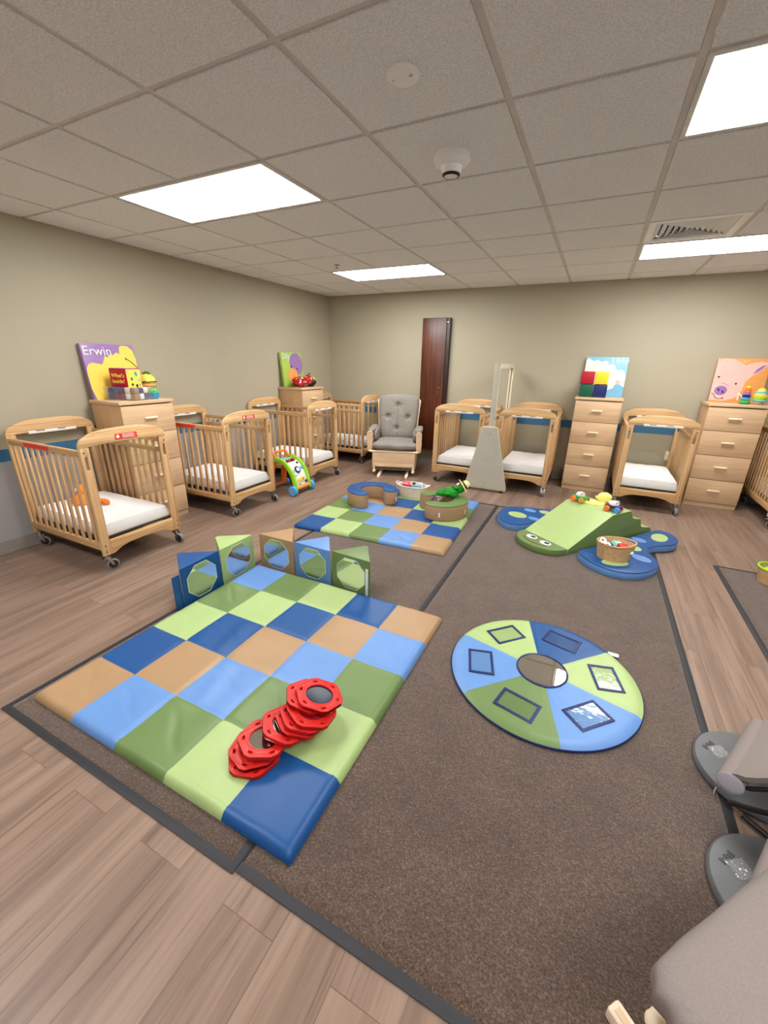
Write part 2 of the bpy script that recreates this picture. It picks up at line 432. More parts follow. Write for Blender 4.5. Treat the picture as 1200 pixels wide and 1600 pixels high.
v = thing('air_vent', 'white square louvred air vent in the ceiling beside the far right light panel', 'air vent', (gx(VENT[0]+.5), gy(VENT[1]+.5), H))
w = GU/2-.014
MB().prism([rect(-w, -w, w, w), rect(-w+.05, -w+.05, w-.05, w-.05)], .012, 'white_plastic', TR(0, 0, .006), .002).build('frame', v)
s = MB()
for k in range(6):
    a = w-.052-k*.04; b_ = a-.036
    for q in range(4):
        M = Matrix.Rotation(q*PI/2, 4, 'Z')
        if q % 2: a, b_ = (w-.052-k*.04)-.036, w-.052-k*.04
        else: a, b_ = w-.052-k*.04, (w-.052-k*.04)-.036
        s.raw([(-a, -a, .03), (a, -a, .03), (b_, -b_, .004), (-b_, -b_, .004), (-a, -a, .033), (a, -a, .033), (b_, -b_, .007), (-b_, -b_, .007)],
              [(0, 1, 2, 3), (7, 6, 5, 4), (3, 2, 6, 7), (0, 4, 5, 1)], 'white_plastic', M)
s.build('louvres', v, ang=20)
MB().bb(-w, -w, .045, w, w, .05, 'dark').build('duct', v)

o = MB().lathe([(.0, 0), (.056, 0), (.058, -.004), (.056, -.012), (.046, -.02), (.03, -.024), (0, -.024)][::-1], 'white_plastic', 32)
for a in (-.028, .006, .034):
    o.sph((a, -.014, -.020), (.009, .006, .004), 'chrome', seg=10, rings=6)
o.build('ceiling_sensor', loc=(3.165, 1.706, H), label='flat round white disc sensor on the near ceiling tile', category='sensor')
t = thing('smoke_detector', 'white stepped smoke detector on the ceiling, farther than the flat disc', 'smoke detector', (3.138, 2.352, H))
MB().lathe([(0, -.045), (.06, -.045), (.082, -.034), (.088, -.022), (.088, 0), (0, 0)], 'white_plastic', 36).build('base', t)
MB().lathe([(0, -.085), (.032, -.085), (.046, -.07), (.05, -.045), (0, -.045)], 'white_plastic', 30).build('sensor_head', t)
MB().lathe([(.034, -.0862), (.0435, -.0802), (.0435, -.0762), (.034, -.080), (.034, -.0862)], 'black', 30, cap=False).build('sensor_slot', t)
o = MB().lathe([(0, -.03), (.02, -.03), (.02, -.027), (.006, -.026), (.006, -.006), (.028, -.004), (.03, 0), (0, 0)], 'chrome', 18)
o.build('sprinkler_head', loc=(1.318, 4.173, H), label='small chrome sprinkler head in the ceiling beside the far light panel', category='sprinkler')

t = thing('power_outlet', 'beige power outlet on the far wall behind the single clear-ended crib', 'outlet', (4.882, YF, .454))
MB().box((0, -.003, 0), (.075, .006, .118), 'ivory', .002).build('cover_plate', t)
for z in (-.022, .022): MB().box((0, -.007, z), (.03, .003, .028), 'white_plastic', .001).build('socket', t)

# ------------------------------------------------------------------ carpets
def carpet(x0, y0, x1, y1, label, e=(.035, .035, .05, .035)):
    t = thing('carpet_runner', label, 'carpet', ((x0+x1)/2, (y0+y1)/2, 0))
    w, d = (x1-x0)/2, (y1-y0)/2
    MB().prism([rect(-w, -d, w, d, .004), rect(-w+e[0], -d+e[2], w-e[1], d-e[3])], .005, 'rubber', TR(0, 0, .0026), .0015).build('rubber_edge', t)
    m = MB(); nx, ny = max(2, int(2*w/.02)), max(2, int(2*d/.02)); X0, X1, Y0, Y1 = -w+e[0], w-e[1], -d+e[2], d-e[3]
    vs = []; fs = []
    for j in range(ny+1):
        for i in range(nx+1):
            x = X0+(X1-X0)*i/nx; y = Y0+(Y1-Y0)*j/ny
            bd = i in (0, nx) or j in (0, ny)
            jit = 0 if not bd else .0015
            vs.append((x+random.uniform(-jit, jit), y+random.uniform(-jit, jit), .001 if bd else .008+.0015*noise.noise(Vector((x*30, y*30, 1)))))
    for j in range(ny):
        for i in range(nx): a = j*(nx+1)+i; fs.append((a, a+1, a+nx+2, a+nx+1))
    m.raw(vs, fs, 'carpet'); m.build('pile', t, ang=80)
carpet(1.828, .535, 3.205, 4.43, 'dark brown carpet runner with black rubber edge, left of the middle seam', (.022, .028, .03, .025))
carpet(3.207, .545, 4.628, 4.43, 'dark brown carpet runner with black rubber edge, right of the middle seam', (.004, .03, .03, .025))
carpet(5.015, .55, 6.45, 3.80, 'separate dark brown carpet at the far right edge of the photo', (.032, .03, .05, .012))

# ------------------------------------------------------------------ cribs
CL, CW = .95, .63          # length, width
def crib_panel_outline():
    h = CW/2
    o = [(-h, .125), (-h+.07, .125)]
    o += [(-h+.10, .135), (-h+.14, .155), (-h+.20, .166), (0, .170), (h-.20, .166), (h-.14, .155), (h-.10, .135)]
    o += [(h-.07, .125), (h, .125), (h, .90), (h-.004, .93), (h-.018, .955), (h-.045, .968), (h-.075, .985), (h-.11, .996)]
    o += [(.12, 1.008), (0, 1.012), (-.12, 1.008), (-h+.11, .996), (-h+.075, .985), (-h+.045, .968), (-h+.018, .955), (-h+.004, .93), (-h, .90)]
    win = [(-h+.058, .232), (h-.058, .232), (h-.062, .905), (.12, .913), (-.12, .913), (-h+.062, .905)]
    hh = [rect(s*(h-.03)-.009, .755, s*(h-.03)+.009, .842, .009) for s in (-1, 1)]
    return [o, win]+hh
ENDM = Matrix(((0, 0, 1, 0), (1, 0, 0, 0), (0, 1, 0, 0), (0, 0, 0, 1)))   # outline x->y, y->z, extrude->x
def make_crib(red):
    t = thing('crib', '', 'crib')
    for s in (-1, 1):
        x = s*(CL/2-.014)
        p = MB(); EM = TR(x, 0, 0) @ ENDM; OL = crib_panel_outline(); h = CW/2
        for q in (-1, 1): p.prism([[(q*h, .125), (q*h, .905), (q*(h-.061), .905), (q*(h-.058), .232), (q*(h-.07), .125)], OL[2 if q < 0 else 3]], .028, 'crib', EM, .005)
        p.prism([q for q in OL[0] if q[1] > .895]+[(-h, .9), (-h+.061, .905), (-.12, .913), (.12, .913), (h-.061, .905), (h, .9)], .028, 'crib_a', EM, .005)
        p.prism([q for q in OL[0] if q[1] < .171 and abs(q[0]) < h-.05]+[(h-.058, .232), (-h+.058, .232)], .026, 'crib_a', EM, .004)
        for q in (-1, 1):       # bolts
            for z in (.20, .155, .872): p.cyl((x+s*.013, q*(CW/2-.022), z), (x+s*.016, q*(CW/2-.022), z), .005, 'black', 10)
        p = p.build('end_panel', t)
        MB().bb(x-.003, -CW/2+.05, .226, x+.003, CW/2-.05, .918, 'clear').build('clear_panel', p)
        if s < 0 or not red:
            st = MB().bb(x-.0165, -.17, .900, x+.0165, .17, .922, 'white', .001)
            for a, b_ in ((-.12, -.06), (.03, .09)): st.bb(x-.0168, a, .915, x+.0168, b_, .921, 'walnut_dark')
            st.build('label_strip', p, label='white printed safety strip')
        if s > 0 and red:
            lb = MB().bb(x+.0135, -.072, .928, x+.0155, .088, .966, 'label_red')
            lb.prism(ell(0, 0, .012, .012, 12), .0006, 'white', TR(x+.0158, -.052, .948) @ ENDM)
            for k in range(4): lb.bb(x+.0155, -.02, .935+k*.0075, x+.016, .075-.012*(k % 2), .938+k*.0075, 'white')
            lb.build('warning_label', p, label='red warning label with white print')
    for s in (-1, 1):
        y = s*(CW/2-.012); gate = s > 0
        m = MB(); x0, x1 = -CL/2+.028, CL/2-.028
        if gate:
            m.bb(x0, y-.011, .852, x1, y+.011, .886, 'crib_h', .004)
            m.bb(x0, y-.011, .770, x1, y+.011, .808, 'crib_h', .004)
        else:
            m.bb(x0, y-.013, .845, x1, y+.013, .887, 'crib_h', .005)
        m.bb(x0, y-.011, .165, x1, y+.011, .222, 'crib_h', .004)
        n = 11
        for k in range(n):
            xx = x0+(x1-x0)*(k+.5)/n
            m.bb(xx-.014, y-.007, .215, xx+.014, y+.007, .86, 'crib', .0035)
        m = m.build('side_rail', t)
        if red and not gate:
            MB().bb(-.22, y-.0145, .852, .10, y-.012, .880, 'label_red').build('red_strip', m, label='red printed strip on the top rail')
    MB().bb(-CL/2+.03, -CW/2+.03, .236, CL/2-.03, CW/2-.03, .248, 'walnut_dark').build('mattress_board', t)
    k = 0
    for sx in (-1, 1):
        for sy in (-1, 1):
            cx, cy = sx*(CL/2-.03), sy*(CW/2-.03); a = (40, -25, 75, 10)[k]; k += 1
            M = TR(cx, cy, 0, rz=R(a))
            f = MB().cyl((0, 0, .128), (0, 0, .105), .012, 'chrome', 12, M)
            f.box((0, 0, .124), (.045, .045, .006), 'chrome', .001, M)
            for q in (-1, 1):
                f.prism([(-.014, .112), (.014, .112), (.036, .046), (.028, .036), (.018, .046)], .003, 'chrome', M @ TR(0, q*.0185, 0) @ FRONT)
            f.box((0, 0, .107), (.036, .042, .006), 'chrome', .001, M)
            f.prism([(-.03, .098), (-.006, .104), (-.006, .094), (-.03, .09)], .03, 'chrome', M @ FRONT)
            f = f.build('caster', t)
            Mw = M @ TR(.028, 0, .0415) @ Matrix.Rotation(PI/2, 4, 'X')
            wl = MB().lathe([(.018, -.013), (.036, -.013), (.0405, -.008), (.0415, 0), (.0405, .008), (.036, .013), (.018, .013)], 'tyre', 28, Mw, cap=False)
            wl.lathe([(0, -.0138), (.030, -.0138), (.031, -.012), (.031, .012), (.030, .0138), (0, .0138)], 'black', 24, Mw)
            wl.cyl((0, 0, -.02), (0, 0, .02), .006, 'chrome', 10, Mw); wl.build('wheel', f)
    return t
def make_mattress():
    m = MB(); w, d, h = .875/2, .545/2, .088; nx, ny = 40, 26; vs = []; fs = []
    for j in range(ny+1):
        for i in range(nx+1):
            x = -w+2*w*i/nx; y = -d+2*d*j/ny
            e = min(w-abs(x), d-abs(y)); q = min(1, e/.025)
            z = .012+(h-.012)*math.sqrt(max(0, 1-(1-q)**2))
            z += .006*noise.noise(Vector((x*4, y*9, 3)))*q+.0045*noise.noise(Vector((x*9+y*4, y*22, 9)))*q
            vs.append((x, y, z))
    for j in range(ny):
        for i in range(nx): a = j*(nx+1)+i; fs.append((a, a+1, a+nx+2, a+nx+1))
    rim = [i for i in range(nx+1)]+[j*(nx+1)+nx for j in range(1, ny+1)]+[ny*(nx+1)+i for i in range(nx-1, -1, -1)]+[j*(nx+1) for j in range(ny-1, 0, -1)]
    o = len(vs)
    for i in rim: vs.append((vs[i][0]*.985, vs[i][1]*.98, 0))
    n = len(rim)
    for k in range(n): l = (k+1) % n; fs.append((rim[k], o+k, o+l, rim[l]))
    fs.append(tuple(o+k for k in range(n)))
    m.raw(vs, fs, 'sheet'); return m
proto_r = make_crib(True); proto_w = make_crib(False)
CR = [  # x, y, rot, red label?, label, mattress label
 (1.0-CL/2, 1.826, 0, True, 'nearest wooden crib on the left, red label on its clear end, orange plush inside', 'white crib mattress carrying the orange plush toy'),
 (.975-CL/2, 3.062, 0, True, 'red-labelled wooden crib between the first dresser and the green activity walker', 'white mattress in the crib beside the activity walker'),
 (.965-CL/2, 4.358, 0, False, 'third wooden crib along the left wall, behind the green activity walker', 'white mattress in the crib behind the activity walker'),
 (.952-CL/2, 5.682, PI, False, 'wooden crib in the far left corner, beside the grey glider', 'mattress in the corner crib beside the grey glider'),
 (2.502, 5.03+CL/2, -PI/2, False, 'wooden crib under the dark wall cabinet, left of the grey frame stand', 'white mattress in the crib left of the grey frame stand'),
 (3.300, 5.03+CL/2, -PI/2, False, 'wooden crib right of the grey frame stand, partly behind it', 'white mattress in the crib right of the grey frame stand'),
 (4.625, 5.03+CL/2, -PI/2, False, 'wooden crib standing alone between the two far-wall dressers', 'white mattress in the crib between the two far-wall dressers'),
 (5.968, 5.03+CL/2, -PI/2, False, 'wooden crib cut off at the right photo edge beside the pig painting dresser', 'mattress in the crib cut off at the right photo edge'),
]
mp = None; ur = uw = False
for x, y, rz, red, lb, ml in CR:
    if red and not ur: c = proto_r; ur = True; c.location = (x, y, 0); c.rotation_euler = (0, 0, rz)
    elif not red and not uw: c = proto_w; uw = True; c.location = (x, y, 0); c.rotation_euler = (0, 0, rz)
    else: c = dup(proto_r if red else proto_w, lb, (x, y, 0), rz)
    c['label'] = lb; c['group'] = 'wooden cribs along the walls'
    if mp is None: mo = mp = make_mattress().build('crib_mattress', ang=60, category='mattress', group='crib mattresses')
    else: mo = mp.copy(); COL.objects.link(mo)
    mo.location = (x, y, .2485); mo.rotation_euler = (0, 0, rz); mo['label'] = ml

# ------------------------------------------------------------------ dressers
def make_dresser():
    t = thing('dresser', '', 'dresser'); w, d = .245, .395       # front at y=0, back at y=d
    b = MB()
    b.bb(-w, .018, .05, -w+.018, d, 1.095, 'maple_side', .001); b.bb(w-.018, .018, .05, w, d, 1.095, 'maple_side', .001)
    b.bb(-w, d-.01, .05, w, d, 1.095, 'maple_side'); b.bb(-w+.018, .02, .05, w-.018, d-.01, .065, 'maple')
    b.bb(-w+.018, .024, .065, w-.018, .03, 1.095, 'shadow_gap')
    b.build('body', t)
    MB().bb(-w-.012, -.008, 1.095, w+.012, d+.004, 1.122, 'maple', .003).build('top', t)
    MB().bb(-w+.004, .010, 0, w-.004, d-.01, .048, 'maple', .001).build('plinth', t)
    zz = [.054, .3125, .5805, .8425, 1.088]
    for a, b_ in zip(zz[:-1], zz[1:]):
        f = MB().bb(-w+.002, 0, a+.002, w-.002, .019, b_-.003, 'maple', .0015).build('drawer', t)
        zc = (a+b_)/2+.012
        hm = MB().box((0, -.019, zc), (.115, .016, .018), 'ivory', .006, seg=3)
        for q in (-1, 1): hm.box((q*.035, -.006, zc), (.014, .014, .012), 'ivory', .002)
        hm.build('handle', f)
    return t
dr = make_dresser()
DR = [(.47, 2.403, PI/2, 'tall maple dresser on the left wall, under the purple and yellow painting'),
      (.402, 4.935, PI/2, 'maple dresser in the far left corner area, under the green duck painting'),
      (4.005, 5.55, 0, 'four-drawer maple dresser under the blue sheep painting'),
      (5.304, 5.55, 0, 'four-drawer maple dresser under the pink pig painting')]
for i, (x, y, rz, lb) in enumerate(DR):
    if i: o = dup(dr, lb, (x, y, 0), rz)
    else: o = dr; o.location = (x, y, 0); o.rotation_euler = (0, 0, rz); o['label'] = lb
    o['group'] = 'maple dressers'
DT = 1.1225   # dresser top

# ------------------------------------------------------------------ paintings (square canvases leaning on the wall)
PS = .457
def painting(bg, shapes, letters, loc, rz, label, tilt=7):
    m = MB(); s = PS
    m.bb(-s/2, 0, 0, s/2, .036, s, bg, .002)
    q = lambda pts: [(-s/2+min(1, max(0, u))*s, min(1, max(0, v_))*s) for u, v_ in pts]
    for i, (pts, mm) in enumerate(shapes):
        m.prism(q(pts), .0012, mm, TR(0, -.0006-.0008*i, 0) @ FRONT)
    for path, r, mm in letters.get('lines', []):
        m.tube([(-s/2+u*s, -.004, v_*s) for u, v_ in spath([(a, b_, 0) for a, b_ in path], 5) and [(p.x, p.y) for p in spath([(a, b_, 0) for a, b_ in path], 5)]], r, mm, 6)
    for txt, u, v_, size, mm in letters.get('text', []):
        m.text(txt, size, mm, TR(-s/2+u*s, -.0045-.0008*len(shapes), v_*s) @ FRONT, .001, 0, .0002)
    m.build('canvas_painting', loc=loc, rot=(-R(tilt), 0, rz), label=label, category='painting', group='canvas paintings on the dressers')
duckbody = [(0, .45), (.015, .56), (.06, .635), (.14, .665), (.30, .63), (.335, .66), (.40, .79), (.44, .755), (.52, .83), (.56, .80), (.64, .855), (.69, .82), (.72, .955), (.78, .985), (.90, .97), (.97, .9), (1, .75), (1, 0), (.05, 0), (0, .2)]
painting('purple', [(duckbody, 'yellow')], {'lines': [([(.80, .74), (.86, .70), (.93, .64), (1.0, .55)], .003, 'black'), ([(.79, .76), (.80, .72)], .004, 'black')],
         'text': [('Erwin', .275, .865, .105, 'white')]}, (.105, 2.408, DT), PI/2, 'purple canvas with a big yellow animal shape and a white name, on the nearest dresser')
painting('plime2', [(ell(.67, .66, .31, .33), 'purple'), (ell(.45, .33, .24, .22), 'porange'), (ell(.43, .59, .03, .03, 12), 'black'), (ell(.69, .52, .03, .03, 12), 'black')],
         {'text': [('Dily', .20, .88, .105, 'white')]}, (.105, 4.94, DT), PI/2, 'lime green canvas with a purple head and orange beak, in the left corner')
sheep = [(0, .93)]
for cx_, cy_, rr in ((.06, .90, .06), (.27, .86, .07), (.47, .83, .08), (.63, .74, .09), (.87, .60, .09)): sheep += arc(cx_, cy_, rr, 150, 30, 8)
sheep += [(1.0, .55), (1.0, .25), (.88, .33), (.79, .32), (.74, .21), (.64, .17), (.5, .12), (.3, .08), (0, .08)]
painting('sky', [(sheep, 'white'), ([(.79, .42), (.86, .43), (.90, .36), (.86, .32), (.79, .35)], 'pink')], {'text': [('Libby', .815, .905, .086, 'white')]},
         (4.018, 5.895, DT), 0, 'sky blue canvas with a white woolly sheep and a white name')
pig = [(.0, 1), (.02, 1), (.03, .92), (.10, 1), (.30, .985), (.43, .92), (.55, .85), (.65, .90), (.84, .935), (.97, .9), (.9, .76), (.73, .62), (.62, .48), (.595, .29), (.56, .17), (.47, .09), (.29, .03), (0, .04)]
painting('porange', [(pig, 'pink'), (ell(.19, .265, .125, .11), 'purple'), ([(.72, .65), (.78, .77), (.86, .84), (.93, .87), (.88, .78), (.80, .70)], 'purple'),
         (ell(.09, .575, .022, .022, 12), 'black'), (ell(.45, .43, .022, .022, 12), 'black'), (ell(.145, .28, .02, .04, 12, .5), 'dkpurple'), (ell(.235, .235, .02, .04, 12, .5), 'dkpurple')],
         {'lines': [([(.16, .435), (.24, .43), (.33, .36)], .0022, 'purple'), ([(.015, .20), (.06, .18), (.12, .09), (.19, .07), (.26, .085)], .003, 'black'), ([(.245, .11), (.275, .07)], .004, 'black'),
                    ([(.50, .955), (.53, .91), (.58, .97)], .002, 'white')],
          'text': [('N', .62, .135, .12, 'white')]}, (5.332, 5.895, DT), 0, 'orange canvas with a pink pig face and purple snout')
# ------------------------------------------------------------------ soft cushion helper
def puff(sx, sy, sz, m, M=None, p=4, n=26, warp=None):
    """rounded box-like cushion (superellipsoid) centred on the origin"""
    b = bmesh.new(); bmesh.ops.create_uvsphere(b, u_segments=n*2, v_segments=n, radius=1)
    for x in b.verts:
        q = x.co; L = (abs(q.x)**p+abs(q.y)**p)**(1/p); r0 = math.hypot(q.x, q.y)
        k = r0/L if L > 1e-6 else 1
        zz = math.copysign(abs(q.z)**.8, q.z)
        rr = (1-abs(q.z)**2.6)**(1/2.6) if abs(q.z) < 1 else 0
        d = Vector((q.x/r0, q.y/r0)) if r0 > 1e-6 else Vector((1, 0))
        kk = 1/((abs(d.x)**p+abs(d.y)**p)**(1/p))
        v = Vector((d.x*kk*rr*sx, d.y*kk*rr*sy, zz*sz))
        if warp: v = warp(v)
        x.co = v
    mb = m if isinstance(m, MB) else None
    return b
def wr(amp, f):
    return lambda v: v+Vector((0, 0, amp*noise.noise(Vector((v.x*f, v.y*f, v.z*f)))))
# ------------------------------------------------------------------ glider
def make_glider():
    t = thing('glider_chair', 'wooden glider with grey button-tufted cushions in front of the dark wall cabinet', 'chair', (1.557, 5.255, 0), R(19))
    b = MB()
    for s in (-1, 1): b.bb(s*.187-.018, -.44, .0, s*.187+.018, .38, .042, 'gl_edge', .010)
    b.bb(-.20, -.05, .03, .20, .05, .07, 'gl_wood', .004); b.bb(-.20, .22, .03, .20, .30, .07, 'gl_wood', .004)
    b.build('floor_base', t)
    b = MB()
    b.bb(-.285, -.285, .125, .285, -.262, .318, 'gl_wood', .003)
    b.bb(-.285, -.292, .155, .285, -.284, .163, 'gl_edge', .002); b.bb(-.285, -.292, .135, .285, -.284, .142, 'gl_edge', .002)
    b.cyl((-.325, -.272, .334), (.325, -.272, .334), .0145, 'gl_edge', 16)
    for z_ in (-.325, .325): b.sph((z_, -.272, .334), .0155, 'gl_edge', seg=14, rings=8)
    b.build('front_apron', t)
    for s in (-1, 1):
        m = MB(); m.bb(s*.285-.011, -.262, .11, s*.285+.011, .26, .33, 'gl_wood', .003)
        m.bb(s*.268-.014, -.285, .055, s*.268+.014, -.255, .13, 'gl_edge', .003)
        m.bb(s*.268-.02, -.30, .052, s*.268+.02, .26, .075, 'gl_edge', .004)
        m.build('side_panel', t)
    MB().bb(-.25, -.20, .062, .25, -.18, .12, 'gl_fab', .003).build('lower_rail', t)
    sc = MB(); sc.bm(puff(.325, .29, .062, 0, warp=wr(.010, 7)), 'gl_fab', TR(0, -.035, .405)); sc.build('seat_cushion', t, ang=70)
    for s in (-1, 1):
        a = MB()
        o = [(-.034, .33), (.026, .33), (.034, .44), (.036, .55)]+arc(0, .565, .036, 0, 180, 12)+[(-.038, .52), (-.044, .44)]
        o = [(s*-x_, z_) for x_, z_ in o]
        a.prism(o, .024, 'gl_wood', TR(s*.328, -.245, 0) @ FRONT, .004)
        ring = [(p[0], p[1]) for p in o[3:18]]
        a.tube([(s*.328+x_, -.258, z_) for x_, z_ in ring], .0055, 'gl_edge', 8)
        a.bb(s*.328-.03, -.24, .555, s*.328+.03, .25, .585, 'gl_wood', .008)
        a.bb(s*.328-.025, .20, .33, s*.328+.025, .225, .57, 'gl_wood', .004)
        a.build('arm', t)
        pd = MB(); pd.bm(puff(.05, .235, .035, 0, warp=wr(.012, 14)), 'gl_fab', TR(s*.318, .005, .60))
        pd.bm(puff(.032, .20, .085, 0, warp=wr(.010, 12)), 'gl_fab', TR(s*.272, .01, .53)); pd.build('arm_pad', t, ang=70)
    # back frame
    f = MB()
    for s in (-1, 1): f.tube([(s*.245, .20, .34), (s*.268, .26, .62), (s*.298, .345, .965)], .0155, 'gl_edge', 12)
    f.tube([(-.298, .345, .965), (-.2, .35, 1.0), (0, .352, 1.015), (.2, .35, 1.0), (.298, .345, .965)], .014, 'gl_wood', 10)
    for k in (-2, -1, 0, 1, 2): f.tube([(k*.08, .205, .36), (k*.09, .35, .99)], .008, 'gl_wood', 8)
    f.build('back_frame', t)
    # tufted back cushion
    c = MB(); NU, NV = 56, 64; vs = []; fs = []
    btn = [(-.02, .745), (-.52, .50), (.50, .49), (-.06, .245)]
    Hc = .645
    def hw(v_): return .235+.05*math.sin(min(1, v_*1.15)*PI/2)
    def pt(u, v_, side):
        w_ = hw(v_); x = u*w_; top = Hc*(1-.085*abs(u)**3)
        z = v_*top
        eu = max(0, 1-abs(u)**5)**.5; ev = max(0, 1-abs(2*v_-1)**8)**.5
        th = .066*eu*ev
        if side < 0:
            for bu, bv in btn:
                dx, dz = (u-bu)*.27, (v_-bv)*Hc; d2 = dx*dx+dz*dz
                th -= .040*math.exp(-d2/.0012)
                an = math.atan2(dz, dx)
                th -= .006*math.exp(-d2/.010)*(.5+.5*math.cos(an*7+bu*5))
            th -= .012*math.exp(-((u+.03)*.27)**2/.00006)*(.2+.8*(v_ < .72))*ev
            th += .005*noise.noise(Vector((u*4, v_*5, 2)))*eu*ev
            th -= .010*math.exp(-((v_-.02)/.10)**2)*(.5+.5*math.cos(u*34))*eu
        return Vector((x, side*max(th, -.02), z))
    for side in (-1, 1):
        o = len(vs)
        for j in range(NV+1):
            for i in range(NU+1): vs.append(pt(-1+2*i/NU, j/NV, side))
        for j in range(NV):
            for i in range(NU): a = o+j*(NU+1)+i; fs.append((a, a+1, a+NU+2, a+NU+1))
    Mb = TR(0, .175, .425) @ Matrix.Rotation(R(-14), 4, 'X')
    c.raw(vs, fs, 'gl_fab', Mb); bc = c.build('back_cushion', t, ang=75)
    for bu, bv in btn:
        p = Mb @ (pt(bu, bv, -1)+Vector((0, -.004, 0)))
        MB().sph(p, (.016, .009, .016), 'gl_fab', seg=14, rings=8).build('button', bc)
    return t
make_glider()

# ------------------------------------------------------------------ wall cabinet
t = thing('wall_cabinet', 'tall narrow dark brown locked cabinet hung on the far wall', 'cabinet', (1.82, YF, 0))
MB().bb(-.195, -.075, .228, .20, 0, 2.06, 'walnut_dark', .002).build('body', t)
d = MB().bb(-.193, -.098, .232, .155, -.077, 2.052, 'walnut', .002).build('door', t)
MB().cyl((.100, -.097, 1.14), (.100, -.108, 1.14), .012, 'chrome', 18).build('lock', d)
k = MB().tube([(.100, -.107, 1.135), (.097, -.112, 1.11), (.094, -.108, 1.085)], .0018, 'chrome', 6)
k.prism(ell(0, 0, .009, .012, 14), .002, 'chrome', TR(.093, -.106, 1.075) @ FRONT); k.bb(.089, -.107, 1.03, .094, -.105, 1.066, 'chrome'); k.build('keys', d)
MB().bb(.16, -.082, 1.985, .178, -.076, 2.01, 'chrome', .002).build('latch', t)

# ------------------------------------------------------------------ grey frame stand
t = thing('frame_stand', 'grey laminate stand with a tapered front panel and tall post, between two cribs', 'stand', (2.93, 4.92, 0))
o = [(-.257, .03), (.247, .03), (.250, .06), (.082, .755)]+arc(.057, .758, .025, 10, 90, 4)+arc(-.080, .758, .025, 90, 170, 4)+[(-.255, .06)]
MB().prism(o, .022, 'grey_edge', FRONT, .002, cap='grey_ply').build('front_panel', t)
for x_, z_ in ((0, .70), (-.02, .40), (-.02, .10)): MB().cyl((x_, -.0105, z_), (x_, -.0125, z_), .005, 'chrome', 10).build('screw', t)
def channel(m, y0, y1, z0, z1):
    m.bb(-.026, y0, z0, .026, y1, z1, 'grey_ply', .002)
    m.bb(.0265, y0+.004, z0, .030, y1-.004, z1, 'grey_edge', .001); m.bb(-.030, y0+.004, z0, -.0265, y1-.004, z1, 'grey_edge', .001)
m = MB(); channel(m, .0115, .045, .03, 1.478); m.build('front_post', t)
m = MB(); m.bb(-.026, .89, .03, -.008, .93, 1.43, 'grey_edge', .002); m.bb(.008, .89, .03, .026, .93, 1.43, 'grey_edge', .002); m.bb(-.008, .905, .03, .008, .93, 1.43, 'grey_ply'); m.build('rear_post', t)
MB().bb(-.029, .046, 1.425, .029, .93, 1.478, 'grey_edge', .002).build('top_beam', t)
MB().bb(-.024, .046, .06, .024, .93, .14, 'grey_ply', .002).build('lower_beam', t)
for x_, y_ in ((-.20, .01), (.19, .01), (0, .91)): MB().cyl((x_, y_, 0), (x_, y_, .032), .014, 'black', 14).build('foot', t)

# ------------------------------------------------------------------ checkered play mats
def play_mat(x, y, rz, S, seq, fn, label, z=.0105):
    n = 20; N = 5*n; hgt = .036; vs = []; fs = []; ms = []
    for j in range(N+1):
        for i in range(N+1):
            px, py = S*i/N, S*j/N
            e = min(px, py, S-px, S-py); q = min(1, e/.034)
            zz = .006+(hgt-.006)*max(0, 1-(1-q)**2)**.72
            cs = S/5
            dx = abs((px+cs/2) % cs-cs/2); dy = abs((py+cs/2) % cs-cs/2)
            if e > .03: zz -= .004*math.exp(-(dx/.010)**2)+.004*math.exp(-(dy/.010)**2)
            a, b_ = math.floor(px/cs), math.floor(py/cs)
            r = random.Random(a*7+b_*13+int(x*10)); fold = r.random()
            zz += q*.0048*noise.noise(Vector(((px+py*.3)*(4+9*fold), (py-px*.5)*3.2, a*3.1+b_)))+q*.003*noise.noise(Vector((px*3, py*3, 7)))
            if fold > .55:
                cx, cy = (a+.5)*cs, (b_+.5)*cs; an = .6+fold
                s_ = (px-cx)*math.cos(an)+(py-cy)*math.sin(an); t_ = -(px-cx)*math.sin(an)+(py-cy)*math.cos(an)
                zz -= q*.0065*math.exp(-((s_-.02-.03*math.sin(t_*14))/.012)**2)*math.exp(-(t_/.10)**2)
            pin = .003*(1-min(1, max(min(px, S-px), min(py, S-py))/.05))
            vs.append((px, py, zz-pin))
    for j in range(N):
        for i in range(N):
            a = j*(N+1)+i; fs.append((a, a+1, a+N+2, a+N+1)); ms.append(seq[fn(i//n, j//n) % 5])
    rim = [i for i in range(N+1)]+[j*(N+1)+N for j in range(1, N+1)]+[N*(N+1)+i for i in range(N-1, -1, -1)]+[j*(N+1) for j in range(N-1, 0, -1)]
    m = MB(); m.raw(vs, fs, ms)
    cell = lambda k: (min(4, int(vs[k][0]/S*4.9999*1.0)), min(4, int(vs[k][1]/S*4.9999)))
    v2 = []; f2 = []; m2 = []; n2 = len(rim)
    for k in rim: v2.append(vs[k])
    for k in rim: v2.append((vs[k][0]*.998+.001*S, vs[k][1]*.998+.001*S, 0))
    for k in range(n2):
        l = (k+1) % n2; f2.append((k, n2+k, n2+l, l)); a, b_ = cell(rim[k]); m2.append(seq[fn(a, b_) % 5])
    f2.append(tuple(n2+k for k in range(n2))); m2.append('navy')
    m.raw(v2, f2, m2)
    o = m.build('play_mat', loc=(x, y, z), rot=(0, 0, rz), ang=60, label=label, category='play mat', group='checkered foam play mats')
    return o
play_mat(1.905, .626, 0, 1.447, ['tan', 'ltblue', 'green', 'lime', 'blue'], lambda i, j: i-j, 'large checkered play mat in the foreground with red mirror toys on it')
play_mat(1.632, 2.838, R(2.8), 1.447, ['blue', 'lime', 'green', 'ltblue', 'tan'], lambda i, j: i+j, 'checkered play mat farther back, under the two curved seats')

